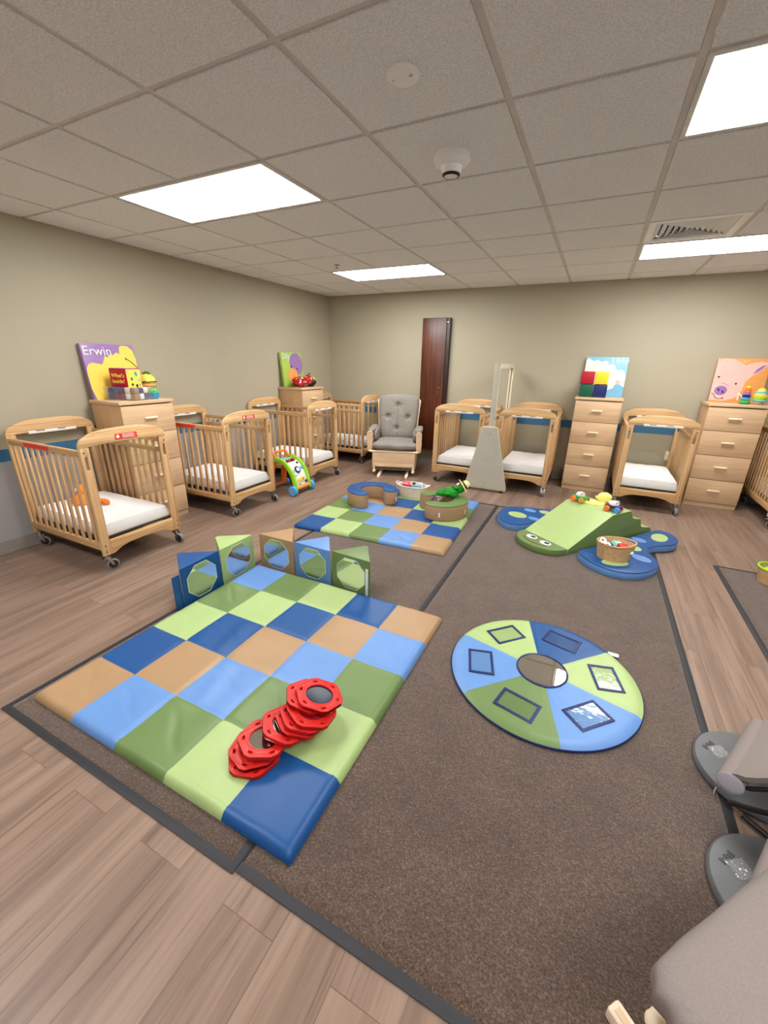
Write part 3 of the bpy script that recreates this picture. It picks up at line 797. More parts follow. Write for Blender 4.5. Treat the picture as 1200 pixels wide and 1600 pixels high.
# ------------------------------------------------------------------ triangular mirror blocks
def octagon(r, a0=22.5): return [(r*math.cos(R(a0+45*i)), r*math.sin(R(a0+45*i))) for i in range(8)]
def mirror_block(x, y, rz, col, label, flap=None):
    """front face along local x, facing -y; base on the carpet"""
    t = thing('mirror_block', label, 'mirror block', (x, y, .0095), rz, group='triangular foam mirror blocks')
    w, d, h = .152, .195, .272
    b = MB().prism([(-w, 0), (w, 0), (.012, d), (-.012, d)], h, col, TR(0, 0, h/2), .006); b.build('foam_body', t)
    Mo = TR(0, -.0012, .140) @ FRONT
    MB().prism([octagon(.121), octagon(.1165)], .003, 'cream_seam', Mo, .0005).build('window_rim', t)
    MB().prism(octagon(.117), .0012, 'mirror', TR(0, -.0007, .140) @ FRONT).build('mirror', t)
    if flap: flap(t)
def flap_l(t): MB().bb(-.20, .006, .004, -.15, .016, .235, 'blue', .002).build('joining_flap', t, label='dark blue joining flap')
def flap_r(t): MB().bb(.117, -.004, .006, .137, -.0005, .215, 'white', .0008).build('hook_strip', t, label='white hook-and-loop strip')
mirror_block(1.893, 1.592, PI/2, 'blue', 'dark blue mirror block, nearest of the row behind the large mat', flap_l)
mirror_block(1.893, 1.903, PI/2, 'lime', 'lime green mirror block next to the dark blue one')
mirror_block(2.078, 2.086, 0, 'tan', 'tan mirror block at the bend of the row')
mirror_block(2.391, 2.090, R(-1.5), 'ltblue', 'light blue mirror block between the tan and dark green ones')
mirror_block(2.702, 2.084, R(-4), 'green', 'dark green mirror block with a white strip, end of the row', flap_r)

# ------------------------------------------------------------------ curved foam seats
def curved_seat(x, y, a0, a1, top, label, z, tags):
    rm, hw_ = .195, .072
    o = arc(0, 0, rm+hw_, a0, a1, 40)+arc(rm*math.cos(R(a1)), rm*math.sin(R(a1)), hw_, a1, a1+180, 12)[1:-1]+arc(0, 0, rm-hw_, a1, a0, 40)+arc(rm*math.cos(R(a0)), rm*math.sin(R(a0)), hw_, a0+180, a0+360, 12)[1:-1]
    t = thing('curved_seat', label, 'foam seat', (x, y, z), group='curved foam seats')
    MB().prism(o, .138, 'tan_side', TR(0, 0, .069), .005).build('foam_ring', t)
    MB().prism(o, .014, top, TR(0, 0, .1425), .006).build('top_cover', t, label='coloured vinyl top')
    for a in tags:
        MB().box((rm+hw_+.001, 0, .06), (.003, .014, .045), 'white', .0006, Matrix.Rotation(R(a), 4, 'Z')).build('fabric_tag', t)
curved_seat(1.985, 3.745, 17, 262, 'blue', 'curved foam seat with a blue top and brown sides, left on the far mat', .0505, [350+17])
curved_seat(2.745, 3.795, -98, 158, 'green', 'curved foam seat with a green top and brown sides, holding a green plush', .0505, [-75, -10])

# ------------------------------------------------------------------ caterpillar climber
AX = Vector((.595, .804)).normalized(); ang = math.atan2(AX.y, AX.x)
# local frame: +x = along the body (head at -x), width along +y (left side when looking up the slope)
OX, OY = 3.770, 3.560   # middle of the low front edge
Wd = .475
t = thing('climbing_wedge', 'green caterpillar foam wedge with a smiling face and steps at its rear', 'foam climber', (OX, OY, .0095), ang)
pr = [(0, .0), (0, .045), (.50, .268), (.52, .272), (.755, .272), (.767, .262), (.80, .207), (.82, .192), (.92, .171), (.933, .160), (.957, .098), (.977, .083), (1.10, .060), (1.125, .048), (1.146, 0)]
b = MB().prism(pr, Wd, 'lime', FRONT, .004, cap='green'); b.build('wedge_body', t)
hd = [(0, -Wd/2), (0, Wd/2)]+arc(0, 0, Wd/2, 90, 270, 30, Wd/2)
hd = [(0, Wd/2)]+[(x_*.82 if x_ < 0 else x_, y_) for x_, y_ in arc(-.02, 0, .20/.82, 90, 270, 30, Wd/2)]+[(0, -Wd/2)]
h = MB().prism(hd, .055, 'green', TR(-.001, 0, .0275), .008).build('head_pad', t)
for y_ in (-.075, .075):
    MB().prism(ell(-.075, y_, .036, .052), .002, 'white', TR(0, 0, .0560)).build('eye', h, label='white eye with dark pupil').data
    MB().prism(ell(-.070, y_-.010, .019, .026, 18), .002, 'navy', TR(0, 0, .0580)).build('pupil', h)
MB().tube([(q.x, q.y, .0565) for q in spath([(-.115, .125, 0), (-.150, .08, 0), (-.165, 0, 0), (-.150, -.08, 0), (-.115, -.125, 0)], 8)], .003, 'maroon', 8).build('smile', h)

def wing(pts, spots, label):
    cx = sum(p[0] for p in pts)/len(pts); cy = sum(p[1] for p in pts)/len(pts)
    lp = smooth_loop([(x_-cx, y_-cy) for x_, y_ in pts], 8)
    t = thing('wing_pad', label, 'foam pad', (cx, cy, .0095), group='blue foam wing pads')
    MB().prism(lp, .052, 'ltblue', TR(0, 0, .026), .004).build('foam_edge', t, label='light blue side')
    MB().prism(lp, .010, 'blue', TR(0, 0, .056), .0045).build('top_cover', t, label='dark blue top')
    for x_, y_, rx_, ry_, rot_, mm in spots:
        MB().prism(ell(x_-cx, y_-cy, rx_, ry_, 28, R(rot_)), .0016, mm, TR(0, 0, .0614)).build('spot', t)
wing([(4.045, 3.40), (4.14, 3.53), (4.33, 3.79), (4.53, 4.07), (4.665, 4.245), (4.77, 4.21), (4.805, 4.05), (4.745, 3.92), (4.64, 3.845), (4.555, 3.74), (4.555, 3.62), (4.595, 3.50), (4.575, 3.36), (4.46, 3.215), (4.30, 3.165), (4.14, 3.235)],
     [(4.30, 3.31, .10, .055, 25, 'lime'), (4.487, 3.494, .075, .05, -40, 'ltblue'), (4.425, 3.70, .085, .06, -35, 'lime'), (4.500, 3.903, .06, .045, -40, 'ltblue'), (4.665, 4.045, .105, .062, 75, 'lime')],
     'blue foam wing pad with spots, right of the wedge, with the toy basket on it')
wing([(3.29, 3.94), (3.285, 4.08), (3.315, 4.22), (3.43, 4.30), (3.62, 4.345), (3.78, 4.36), (3.88, 4.34), (3.72, 4.06), (3.60, 3.86), (3.53, 3.775), (3.45, 3.75), (3.36, 3.80)],
     [(3.462, 4.036, .075, .095, 60, 'lime'), (3.555, 4.234, .045, .062, 60, 'ltblue'), (3.62, 4.0, .04, .055, 60, 'ltblue'), (3.70, 4.245, .05, .06, 60, 'lime')],
     'blue foam wing pad with spots, left of the wedge, mostly behind it')

# ------------------------------------------------------------------ round sensory mat
WX, WY, WR = 3.940, 1.865, .445
t = thing('round_activity_mat', 'round six-segment padded mat with clear pockets and a centre mirror', 'play mat', (WX, WY, .0095))
m = MB(); vs = []; fs = []; ms = []; NA, NR = 144, 18; seg = ['lime', 'blue', 'lime', 'ltblue', 'green', 'ltblue']
for j in range(NR+1):
    r_ = .1*0+WR*j/NR
    for i in range(NA):
        a = 2*PI*i/NA+R(-14)
        q = min(1, (WR-r_)/.02); z_ = .012+.016*math.sqrt(max(0, 1-(1-q)**2))
        da = abs(((math.degrees(a)+14+30) % 60)-30)*PI/180*r_
        z_ -= .0025*math.exp(-(da/.007)**2)*(q > .5)
        z_ += .0022*q*noise.noise(Vector((r_*math.cos(a)*9, r_*math.sin(a)*9, 4)))+.0025*q*noise.noise(Vector((a*9, r_*6, 2)))*(r_/WR)
        vs.append((r_*math.cos(a), r_*math.sin(a), z_))
for j in range(NR):
    for i in range(NA):
        k_ = (i+1) % NA; fs.append((j*NA+i, j*NA+k_, (j+1)*NA+k_, (j+1)*NA+i)); ms.append(seg[i*6//NA])
m.raw(vs, fs, ms)
m.lathe([(0, 0), (WR-.006, 0), (WR+.002, .006), (WR+.001, .0115), (WR-.001, .0135)], 'navy', 144); m.build('padded_disc', t, ang=60)
r_ = MB().tube([(.117*math.cos(2*PI*i/48), .117*math.sin(2*PI*i/48), .029) for i in range(48)], .0055, 'navy', 8, True).build('mirror_binding', t)
MB().prism(ell(0, 0, .116, .116, 48), .003, 'mirror', TR(0, 0, .029)).build('centre_mirror', t)
for k in range(6):
    a = R(16+60*k); M = Matrix.Rotation(a, 4, 'Z') @ TR(.298, 0, .0305)
    p = MB().prism([rect(-.062, -.089, .062, .089), rect(-.049, -.075, .049, .075)], .003, 'navy', M, .0008).build('pocket_binding', t)
    MB().bb(-.0495, -.0755, -.0005, .0495, .0755, .0008, 'film', 0, M).build('clear_window', p)
MB().box((.33, .325, .010), (.05, .028, .002), 'white', 0, TR(0, 0, 0)).build('care_tag', t)

# ------------------------------------------------------------------ red hexagonal mirror tiles
def make_hex(mm, zd=0):
    hx = [(.1*math.cos(R(60*i+j)), .1*math.sin(R(60*i+j))) for i in range(6) for j in (-7, 7)]
    holes = []
    for i in range(6):
        a = R(60*i); c_ = (.079*math.cos(a), .079*math.sin(a)); holes.append(ell(c_[0], c_[1], .005, .011, 12, a))
    m = MB().prism([hx, ell(0, 0, .060, .060, 36)]+holes, .015, 'red', None, .002)
    m.prism([hx, [(x_*.93, y_*.93) for x_, y_ in hx]], .0168, 'red', None, .0008)
    m.prism([ell(0, 0, .064, .064, 36), ell(0, 0, .057, .057, 36)], .017, 'red', None, .001)
    o = m.build('mirror_tile', category='mirror toy', group='red hexagonal mirror tiles')
    MB().prism(ell(0, 0, .0595, .0595, 36), .004, mm, TR(0, 0, zd)).build('mirror_disc', o)
    return o
MZ = .0475
dirv = Vector((.62, .78, 0)).normalized(); al = R(14); pv = Vector((-dirv.y, dirv.x, 0))
nn = (dirv*math.sin(al)+Vector((0, 0, math.cos(al)))).normalized(); uu = dirv*math.cos(al)-Vector((0, 0, 1))*math.sin(al)
def rot_for(n_, spin):
    q = Vector((0, 0, 1)).rotation_difference(n_); return (q.to_matrix() @ Matrix.Rotation(spin, 3, 'Z')).to_euler()
flat = Vector((0, 0, 1))
c4 = Vector((3.066, .958, MZ+.0385))
hexes = [(Vector((3.015, .842, MZ+.009)), flat, .30), (Vector((3.010, .858, MZ+.0265)), flat, .75), (Vector((3.028, .888, MZ+.049)), Vector((.03, .11, 1)).normalized(), .55)]
c4 = Vector((3.070, .968, MZ+.062)); hexes.append((c4, nn, .2))
c5 = c4+nn*.0178+uu*.052; hexes.append((c5, nn, .5)); c6 = c5+nn*.0178+uu*.016; hexes.append((c6, nn, .42)); c7 = c6+nn*.0178+uu*.026; hexes.append((c7, nn, .62))
c8 = c7+nn*.0178+pv*.062+uu*.002; hexes.append((c8, nn, .15)); c9 = c8+nn*.0178-pv*.022+uu*.034; hexes.append((c9, nn, .30))
hl = ['bottom red hexagonal mirror tile of the nearest stack', 'middle red hexagonal mirror tile of the nearest stack', 'top red hexagonal mirror tile of the nearest stack, showing a grey mirror',
      'red mirror tile leaning on the nearest stack, half covered', 'lowest red mirror tile of the slanted middle pile', 'second red mirror tile of the slanted middle pile', 'third red mirror tile of the slanted pile, with a deep red opening',
      'red mirror tile just under the topmost one', 'topmost red mirror tile with a dark blue mirror, farthest from the camera']
protos = {'m': make_hex('mirror'), 'd': make_hex('mirror_dark'), 'r': make_hex('crimson', -.005)}; used = set()
for i, ((p, n_, sp), lb) in enumerate(zip(hexes, hl)):
    kd = 'mmmmmmrdd'[i]
    if kd not in used: o = protos[kd]; used.add(kd)
    else: o = dup(protos[kd], lb, p)
    o.location = p; o.rotation_euler = rot_for(n_, sp); o['label'] = lb
EXPO = 1.03
# ------------------------------------------------------------------ toys on the first dresser
def at(x, y, z, rz=0): return TR(x, y, z, 0, 0, rz)
binc = Vector((.285, 2.385, DT)); brz = R(14)
t = thing('storage_bin', 'clear plastic bin of fabric blocks on the nearest dresser', 'bin', binc, brz)
bo = rect(-.155, -.105, .155, .105, .02, 5)
def tub(loop_b, loop_t, h, th, mm):
    n = len(loop_b); v = [(x, y, 0) for x, y in loop_b]+[(x, y, h) for x, y in loop_t]+[(x*(1-th), y*(1-th), h) for x, y in loop_t]+[(x*(1-th), y*(1-th), th*.12) for x, y in loop_b]
    f = [tuple(reversed(range(n)))]
    for r_ in range(3):
        for k in range(n): l = (k+1) % n; f.append((r_*n+k, r_*n+l, (r_+1)*n+l, (r_+1)*n+k))
    f.append(tuple(3*n+k for k in range(n)))
    return v, f
bt = rect(-.170, -.120, .170, .120, .022, 5)
m = MB(); m.raw(*tub(bo, bt, .105, .012, 'bin'), 'bin'); m.build('tub', t)
MB().tube([(x, y, .104) for x, y in bt], .004, 'bin', 8, True).build('rim', t)
bc = ['blue', 'dkblue', 'tan', 'maroon', 'cream', 'dkblue', 'maroon', 'tan', 'blue', 'white']
cn = {'blue': 'blue', 'dkblue': 'navy', 'tan': 'tan', 'maroon': 'maroon', 'cream': 'cream', 'white': 'white'}
Mb = TR(binc.x, binc.y, binc.z, 0, 0, brz)
ords = ['first', 'second', 'third', 'fourth', 'fifth']
for k in range(10):
    i, j = k % 5, k//5; p = Mb @ Vector((-.112+.056*i, -.070, .031+.0505*j+.0))
    MB().box((0, 0, 0), (.050, .048, .048), bc[(k*3) % 10], .006, seg=2).build('fabric_block', loc=p, rot=(0, 0, brz), category='block', group='fabric blocks in the clear bin',
        label='%s fabric block, %s from the left in the %s row of the clear bin' % (cn[bc[(k*3) % 10]], ords[i], ('lower', 'upper')[j]))
for j in range(2):
    for i in range(2):
        mm = ('white', 'blue', 'dkblue', 'cream')[i+2*j]; p = Mb @ Vector((.112, -.018+.052*i, .031+.0505*j))
        MB().box((0, 0, 0), (.048, .048, .048), mm, .006).build('fabric_block', loc=p, rot=(0, 0, brz), category='block', group='fabric blocks in the clear bin',
            label='%s fabric block on the right end of the clear bin, %s row, %s' % (cn[mm], ('lower', 'upper')[j], ('nearer', 'farther')[i]))
p = Mb @ Vector((-.035, .020, .008)); 
t = thing('soft_block', 'red and yellow soft cube printed with a question, standing in the clear bin', 'block', p, R(14))
s = .168
b = MB().bb(-s/2, -s/2, 0.075, s/2, s/2, .075+s+.01, 'crimson', .008)
b.bb(s/2-.0005, -s/2+.006, .082, s/2+.001, s/2-.006, .07+s+.006, 'yellow'); b.bb(-s/2+.008, -s/2+.008, .075+s+.008, s/2-.008, s/2-.008, .075+s+.0115, 'sky', .001)
b.build('cube', t)
x_ = MB().text("What's", .046, 'yellow', TR(0, -s/2-.001, .192) @ FRONT, .0008, 0, .0004); x_.text('Inside?', .046, 'yellow', TR(0, -s/2-.001, .145) @ FRONT, .0008, 0, .0004); x_.build('lettering', t)
x_ = MB(); rr = random.Random(3)
for k in range(8):
    y_, z_ = rr.uniform(-.055, .055), rr.uniform(.10, .22)
    x_.prism(ell(0, 0, rr.uniform(.007, .014), rr.uniform(.008, .018), 10), .001, rr.choice(['pdgreen', 'teal', 'black', 'pblue']), TR(s/2+.0015, y_, z_) @ ENDM)
x_.build('side_print', t)
# stacking plush
t = thing('stacking_toy', 'yellow and orange round stacking toy with a green leafy top on the nearest dresser', 'toy', (.235, 2.60, DT), 0)
MB().lathe([(0, 0), (.054, 0), (.060, .012), (.060, .035), (.052, .048), (0, .048)], 'orange', 28).build('orange_base', t)
q = MB().lathe([(0, .048), (.050, .048), (.056, .06), (.056, .085), (.048, .097), (0, .097)], 'yellow', 28)
for a in (-75, -45): q.sph((.056*math.cos(R(a)), .056*math.sin(R(a)), .076), .006, 'black', seg=8, rings=6)
q.build('face_ring', t)
MB().lathe([(0, .097), (.064, .097), (.073, .106), (.073, .114), (.064, .126), (0, .13)], 'caramel', 28).build('brim', t)
MB().lathe([(0, .13), (.066, .13), (.070, .145), (.062, .175), (.044, .20), (.02, .212), (0, .214)], 'yellow', 28).build('dome', t)
MB().tube([(.071*math.cos(2*PI*i/30), .071*math.sin(2*PI*i/30), .142+.004*math.sin(i*2)) for i in range(30)], .004, 'black', 6, True).build('stitched_line', t)
q = MB()
for a in range(5): q.sph((.018*math.cos(a*1.26), .018*math.sin(a*1.26), .217), (.022, .011, .008), 'pdgreen', seg=10, rings=6, rot=Euler((0, .4, a*1.26)))
q.sph((0, 0, .222), .012, 'pdgreen', seg=10, rings=6); q.build('leaf_top', t)
t = thing('rocking_toy', 'small green and blue diamond-shaped toy between the clear bin and the stacking toy', 'toy', (.385, 2.535, DT), .4)
MB().lathe([(0, .0), (.030, 0), (.042, .012), (.056, .056), (.0, .056)], 'pblue', 6).build('blue_base', t)
MB().lathe([(0, .056), (.056, .056), (.050, .064), (.022, .098), (0, .10)], 'pgreen', 6).build('green_top', t)
q = MB(); q.sph((.012, -.034, .081), .007, 'white', seg=10, rings=6); q.sph((.03, -.018, .081), .007, 'white', seg=10, rings=6); q.build('eyes', t)

# ------------------------------------------------------------------ toys on the corner dresser
def lump(c, r, mm, amp, seed, f=18):
    def w_(q): return q*(1+amp*noise.noise(Vector((q.x*f+seed, q.y*f, q.z*f))))
    return MB().sph((0, 0, 0), r, mm, None, 36, 24, warp=w_)
t = thing('toy_bag', 'shiny red wrapped toy bag in front of the green duck painting', 'toy', (.255, 4.862, DT+.072))
lump(0, (.10, .125, .072), 'shiny_red', .35, 2).build('red_wrap', t, ang=30)
q = MB(); rr = random.Random(5)
for k in range(6): q.sph((.07*math.cos(k*1.05-1.6), .095*math.sin(k*1.05-1.6), .038+.012*(k % 3)), (.016, .024, .012), rr.choice(['white', 'white', 'orange']), seg=10, rings=6)
q.build('printed_faces', t)
t = thing('toy_bag', 'red, dark and lime toy pouch leaning right of the shiny red bag', 'toy', (.245, 5.06, DT+.080))
lump(0, (.08, .075, .08), 'shiny_red', .35, 9).build('red_wrap', t, ang=30)
lump(0, (.07, .055, .055), 'black', .3, 4).build('dark_patch', t).location = (.03, .015, -.02)
lump(0, (.075, .035, .065), 'plime', .25, 14).build('lime_side', t).location = (.01, .055, -.008)
MB().sph((.0, .02, .095), .014, 'maroon', seg=12, rings=8).build('knob', t)

# ------------------------------------------------------------------ vinyl cubes and ring stackers on the far dressers
for x, z, mm, lb in ((3.850, 0, 'dgreen', 'dark green vinyl cube at the lower left of the four stacked cubes'), (3.998, 0, 'dkblue', 'navy vinyl cube at the lower right of the four stacked cubes'),
                     (3.843, .146, 'crimson', 'red vinyl cube stacked on the dark green cube'), (3.992, .146, 'gold', 'yellow vinyl cube stacked on the navy cube')):
    MB().box((0, 0, .0715), (.142, .142, .143), mm, .010, seg=3).build('vinyl_cube', loc=(x, 5.715, DT+.0005+z), category='block', label=lb, group='vinyl cubes by the sheep painting')
def ring(t, z, r, h, mm, nm='ring', rz=0): MB().lathe([(0, 0), (r-h*.3, 0), (r, h*.3), (r, h*.7), (r-h*.3, h), (0, h)], mm, 28, TR(0, 0, z)).build(nm, t)
t = thing('ring_stacker', 'rainbow ring stacking cone in front of the pig painting', 'toy', (5.378, 5.70, DT))
z = 0
for r_, h_, mm in ((.048, .038, 'pgreen'), (.040, .030, 'pblue'), (.038, .024, 'dkblue'), (.034, .024, 'purple'), (.031, .022, 'pinkish'), (.028, .020, 'orange')): ring(t, z, r_, h_, mm); z += h_
MB().sph((0, 0, z+.010), (.024, .024, .016), 'gold', seg=18, rings=10).build('cap', t)
t = thing('ring_stacker', 'pastel dome-shaped stacking toy with a clear base, right of the rainbow cone', 'toy', (5.492, 5.70, DT))
MB().lathe([(0, 0), (.052, 0), (.058, .012), (.050, .034), (0, .034)], 'bin', 28).build('clear_base', t)
z = .034
for r_, h_, mm in ((.058, .024, 'teal'), (.060, .018, 'plime'), (.060, .022, 'gold'), (.052, .016, 'cream'), (.050, .022, 'teal')): ring(t, z, r_, h_, mm); z += h_
MB().sph((0, 0, z), (.036, .036, .030), 'yellow', seg=20, rings=12).build('cap', t)

# ------------------------------------------------------------------ orange plush in the nearest crib
t = thing('plush_toy', 'orange plush toy lying on the mattress of the nearest crib', 'plush toy', (.36, 1.80, .335))
lump(0, (.085, .07, .045), 'plush_orange', .2, 3, 20).build('body', t).location = (-.03, -.02, .038)
q = lump(0, (.05, .05, .045), 'plush_orange', .15, 6, 22).build('head', t); q.location = (-.06, .02, .105)
q = MB(); q.sph((-.012, -.048, .112), .006, 'black', seg=8, rings=6); q.sph((-.035, -.032, .118), .02, 'white', seg=10, rings=8); q.build('face', t)
MB().sph((0, 0, 0), (.085, .022, .02), 'plush_orange', None, 14, 10).build('arm', t, loc=(.085, .045, .028), rot=(0, 0, .5))
MB().sph((0, 0, 0), (.032, .028, .022), 'orange', None, 14, 10).build('foot', t, loc=(.165, .055, .026))

# ------------------------------------------------------------------ activity walker
t = thing('activity_walker', 'lime green push-along activity walker with blue wheels between two cribs', 'toy walker', (.83, 3.772, 0))
# local +x = front
def side_arch(y):
    outer = spath([(.235, .045, 0), (.222, .15, 0), (.175, .27, 0), (.09, .37, 0), (-.01, .41, 0), (-.10, .405, 0)], 6)
    inner = spath([(-.10, .355, 0), (-.02, .362, 0), (.06, .325, 0), (.13, .24, 0), (.168, .14, 0), (.178, .045, 0)], 6)
    return MB().prism([(p.x, p.y) for p in outer]+[(p.x, p.y) for p in inner], .026, 'plime', TR(0, y, 0) @ FRONT, .006)
for y in (-.125, .125): side_arch(y).build('side_arch', t)
pn = MB(); path = spath([(.195, .09, 0), (.183, .16, 0), (.143, .26, 0), (.075, .338, 0), (.0, .375, 0)], 5); vs = []; fs = []
for p in path: vs += [(p.x, -.112, p.y), (p.x, .112, p.y), (p.x-.02, -.112, p.y-.012), (p.x-.02, .112, p.y-.012)]
for k in range(len(path)-1):
    a = 4*k; fs += [(a, a+1, a+5, a+4), (a+2, a+6, a+7, a+3), (a, a+4, a+6, a+2), (a+1, a+3, a+7, a+5)]
fs += [(0, 2, 3, 1), (len(vs)-4, len(vs)-3, len(vs)-1, len(vs)-2)]
pn.raw(vs, fs, 'white'); pn = pn.build('activity_panel', t)
def pmark(u, y, r_, mm, nm, h_=.012):
    i = u*(len(path)-1); k = min(len(path)-2, int(i)); a, b_ = path[k], path[k+1]; p = a.lerp(b_, i-k); d_ = (b_-a).normalized(); n_ = Vector((d_.y, 0, -d_.x)); n_ = n_ if n_.x > 0 else -n_
    q = Vector((p.x, y, p.y)); MB().cyl(q+n_*.001, q+n_*h_, r_, mm, 20).build(nm, pn)
pmark(.52, 0, .042, 'dkblue', 'dial'); pmark(.52, 0, .024, 'white', 'dial_face', .016)
for u, y, r_, mm in ((.25, -.04, .018, 'gold'), (.25, .0, .018, 'gold'), (.25, .04, .018, 'orange'), (.14, .085, .016, 'dkpurple'), (.08, -.03, .012, 'pgreen'), (.55, .085, .02, 'cyan'), (.5, -.085, .022, 'teal'), (.72, .07, .014, 'dkblue'), (.38, -.07, .012, 'teal')): pmark(u, y, r_, mm, 'button')
for y, mm in ((-.055, 'maroon'), (-.015, 'red'), (.03, 'black'), (.062, 'red')): pmark(.86, y, .02, mm, 'bead', .02)
MB().cyl((.205, -.112, .075), (.205, .112, .075), .026, 'caramel', 18).build('roller', t)
for y in (-.135, .135):
    w_ = MB().lathe([(0, -.022), (.05, -.022), (.058, -.014), (.058, .014), (.05, .022), (0, .022)], 'cyan', 30, TR(.20, math.copysign(.165, y), .058) @ Matrix.Rotation(PI/2, 4, 'X')); w_ = w_.build('front_wheel', t)
    MB().cyl((.20, math.copysign(.186, y), .058), (.20, math.copysign(.191, y), .058), .014, 'pinkish', 14).build('hub', w_)
    MB().lathe([(0, -.016), (.044, -.016), (.05, -.01), (.05, .01), (.044, .016), (0, .016)], 'cyan', 28, TR(-.165, math.copysign(.15, y), .05) @ Matrix.Rotation(PI/2, 4, 'X')).build('rear_wheel', t)
    MB().tube([(-.165, y*.82, .05), (-.15, y*.82, .22), (-.10, y*.82, .385)], .034, 'orange', 12).build('rear_leg', t)
MB().cyl((-.165, -.15, .05), (-.165, .15, .05), .012, 'orange', 12).build('rear_axle', t)
MB().cyl((.20, -.165, .058), (.20, .165, .058), .012, 'plime', 12).build('front_axle', t)
MB().tube(spath([(-.06, -.11, .39), (-.10, -.11, .44), (-.115, -.085, .455), (-.115, .085, .455), (-.10, .11, .44), (-.06, .11, .39)], 5), .0145, 'orange', 12).build('handle', t)
MB().bb(-.10, -.112, .352, -.0, .112, .378, 'teal', .008).build('top_shelf', t)

# ------------------------------------------------------------------ book bin on the far mat
bx = Vector((2.285, 4.150, .0505)); brz2 = R(4)
t = thing('book_bin', 'cream canvas bin of board books behind the curved seats', 'bin', bx, brz2)
lb_, lt_ = ell(0, 0, .145, .085, 36), ell(0, 0, .172, .108, 36)
m = MB(); m.raw(*tub(lb_, lt_, .125, .05, 'cream'), 'cream'); m.build('tub', t, ang=60)
MB().tube([(x, y, .125) for x, y in lt_], .006, 'white', 8, True).build('rope_rim', t)
for s_ in (-1, 1): MB().tube(spath([(s_*.150, -.05, .12), (s_*.188, -.025, .14), (s_*.188, .03, .14), (s_*.150, .05, .12)], 5), .006, 'white', 8).build('rope_handle', t)
Mk = TR(bx.x, bx.y, bx.z, 0, 0, brz2)
for x, y, w_, mm, mm2, tl, lb in ((-.070, -.030, .105, 'crimson', 'white', -.25, 'red board book at the front left of the cream book bin'), (.045, -.030, .12, 'pblue', 'white', -.22, 'blue board book at the front right of the cream book bin'),
                                (-.085, .012, .07, 'pinkish', 'white', -.2, 'pink board book at the back left of the cream book bin'), (.005, .010, .07, 'cream', 'caramel', -.2, 'board book with a face on the cover, in the cream book bin'),
                                (.075, .012, .06, 'white', 'sky', -.2, 'white board book at the back right of the cream book bin')):
    hgt = .115 if y < 0 else .145
    t2 = thing('board_book', lb, 'book', Mk @ Vector((x, y, .014)), group='board books in the cream bin', rot=(tl, 0, brz2))
    MB().bb(-w_/2, -.008, 0, w_/2, .008, hgt, mm, .003).build('cover', t2)
    q = MB(); 
    if mm2 == 'caramel': q.prism(ell(0, hgt-.035, .02, .026, 18), .001, 'caramel', TR(0, -.0085, 0) @ FRONT); q.prism(ell(0, hgt-.018, .02, .012, 18), .001, 'black', TR(0, -.0088, 0) @ FRONT)
    else:
        for k in range(2): q.bb(-w_*.32, -.0092, hgt-.035-k*.016, w_*.32, -.008, hgt-.025-k*.016, mm2)
    q.build('cover_print', t2)
MB().lathe([(0, 0), (.02, 0), (.024, .01), (.02, .022), (0, .024)], 'black', 16).build('toy_ball', loc=Mk @ Vector((.128, .005, .085)), label='small black round toy in the right end of the book bin', category='toy')

# ------------------------------------------------------------------ green plush reader on the green seat
t = thing('plush_toy', 'green plush toy in a straw hat lying on the green curved seat', 'plush toy', (2.845, 3.90, .199))
b = lump(0, (.085, .065, .05), 'plush_green', .15, 3, 20).build('body', t); b.location = (-.035, -.02, .045)
MB().sph((0, 0, 0), (.048, .046, .046), 'plush_green', None, 20, 14).build('head', t).location = (.045, .025, .085)
hd = MB().sph((0, 0, 0), (.033, .026, .018), 'plush_green', None, 16, 10); hd.sph((-.03, .0, .004), (.012, .012, .008), 'black', None, 10, 8); hd.build('snout', t, loc=(.018, -.018, .10))
q = MB()
for y in (-.018, .018): q.sph((.028, y, .134), .014, 'white', seg=12, rings=8); q.sph((.016, y-.002, .137), .006, 'black', seg=8, rings=6)
q.build('eyes', t, label='white eyes with black pupils')
hat = MB().lathe([(0, .004), (.078, -.004), (.080, 0), (.045, .008), (.043, .035), (.034, .058), (.015, .068), (0, .069)], 'straw', 30).build('straw_hat', t, loc=(.070, .040, .112), rot=(-.35, .95, 0))
MB().lathe([(.0452, .010), (.0462, .010), (.0448, .028), (.0438, .028)], 'black', 30, cap=False).build('hat_band', hat)
for x, y, a in ((-.125, -.05, .3), (-.13, .025, -.1)):
    MB().sph((0, 0, 0), (.055, .026, .026), 'plush_green', None, 16, 10).build('leg', t, loc=(x, y, .03), rot=(0, .1, a))
for y in (-.085, .05): MB().sph((0, 0, 0), (.05, .02, .02), 'plush_green', None, 16, 10).build('arm', t, loc=(-.06, y, .045), rot=(0, .2, 2.5 if y < 0 else .4))
t = thing('picture_book', 'small open picture book with a white edge lying inside the green curved seat', 'book', (2.665, 3.835, .155), R(-20), rot=(R(28), R(-8), R(-20)))
MB().bb(-.065, -.05, 0, .065, .05, .008, 'white', .001).build('cover', t); MB().bb(-.055, -.042, .008, .055, .042, .009, 'dkpurple').build('page_picture', t)
MB().sph((.065, -.01, .018), (.012, .016, .016), 'caramel', seg=10, rings=8).build('page_tab', t)

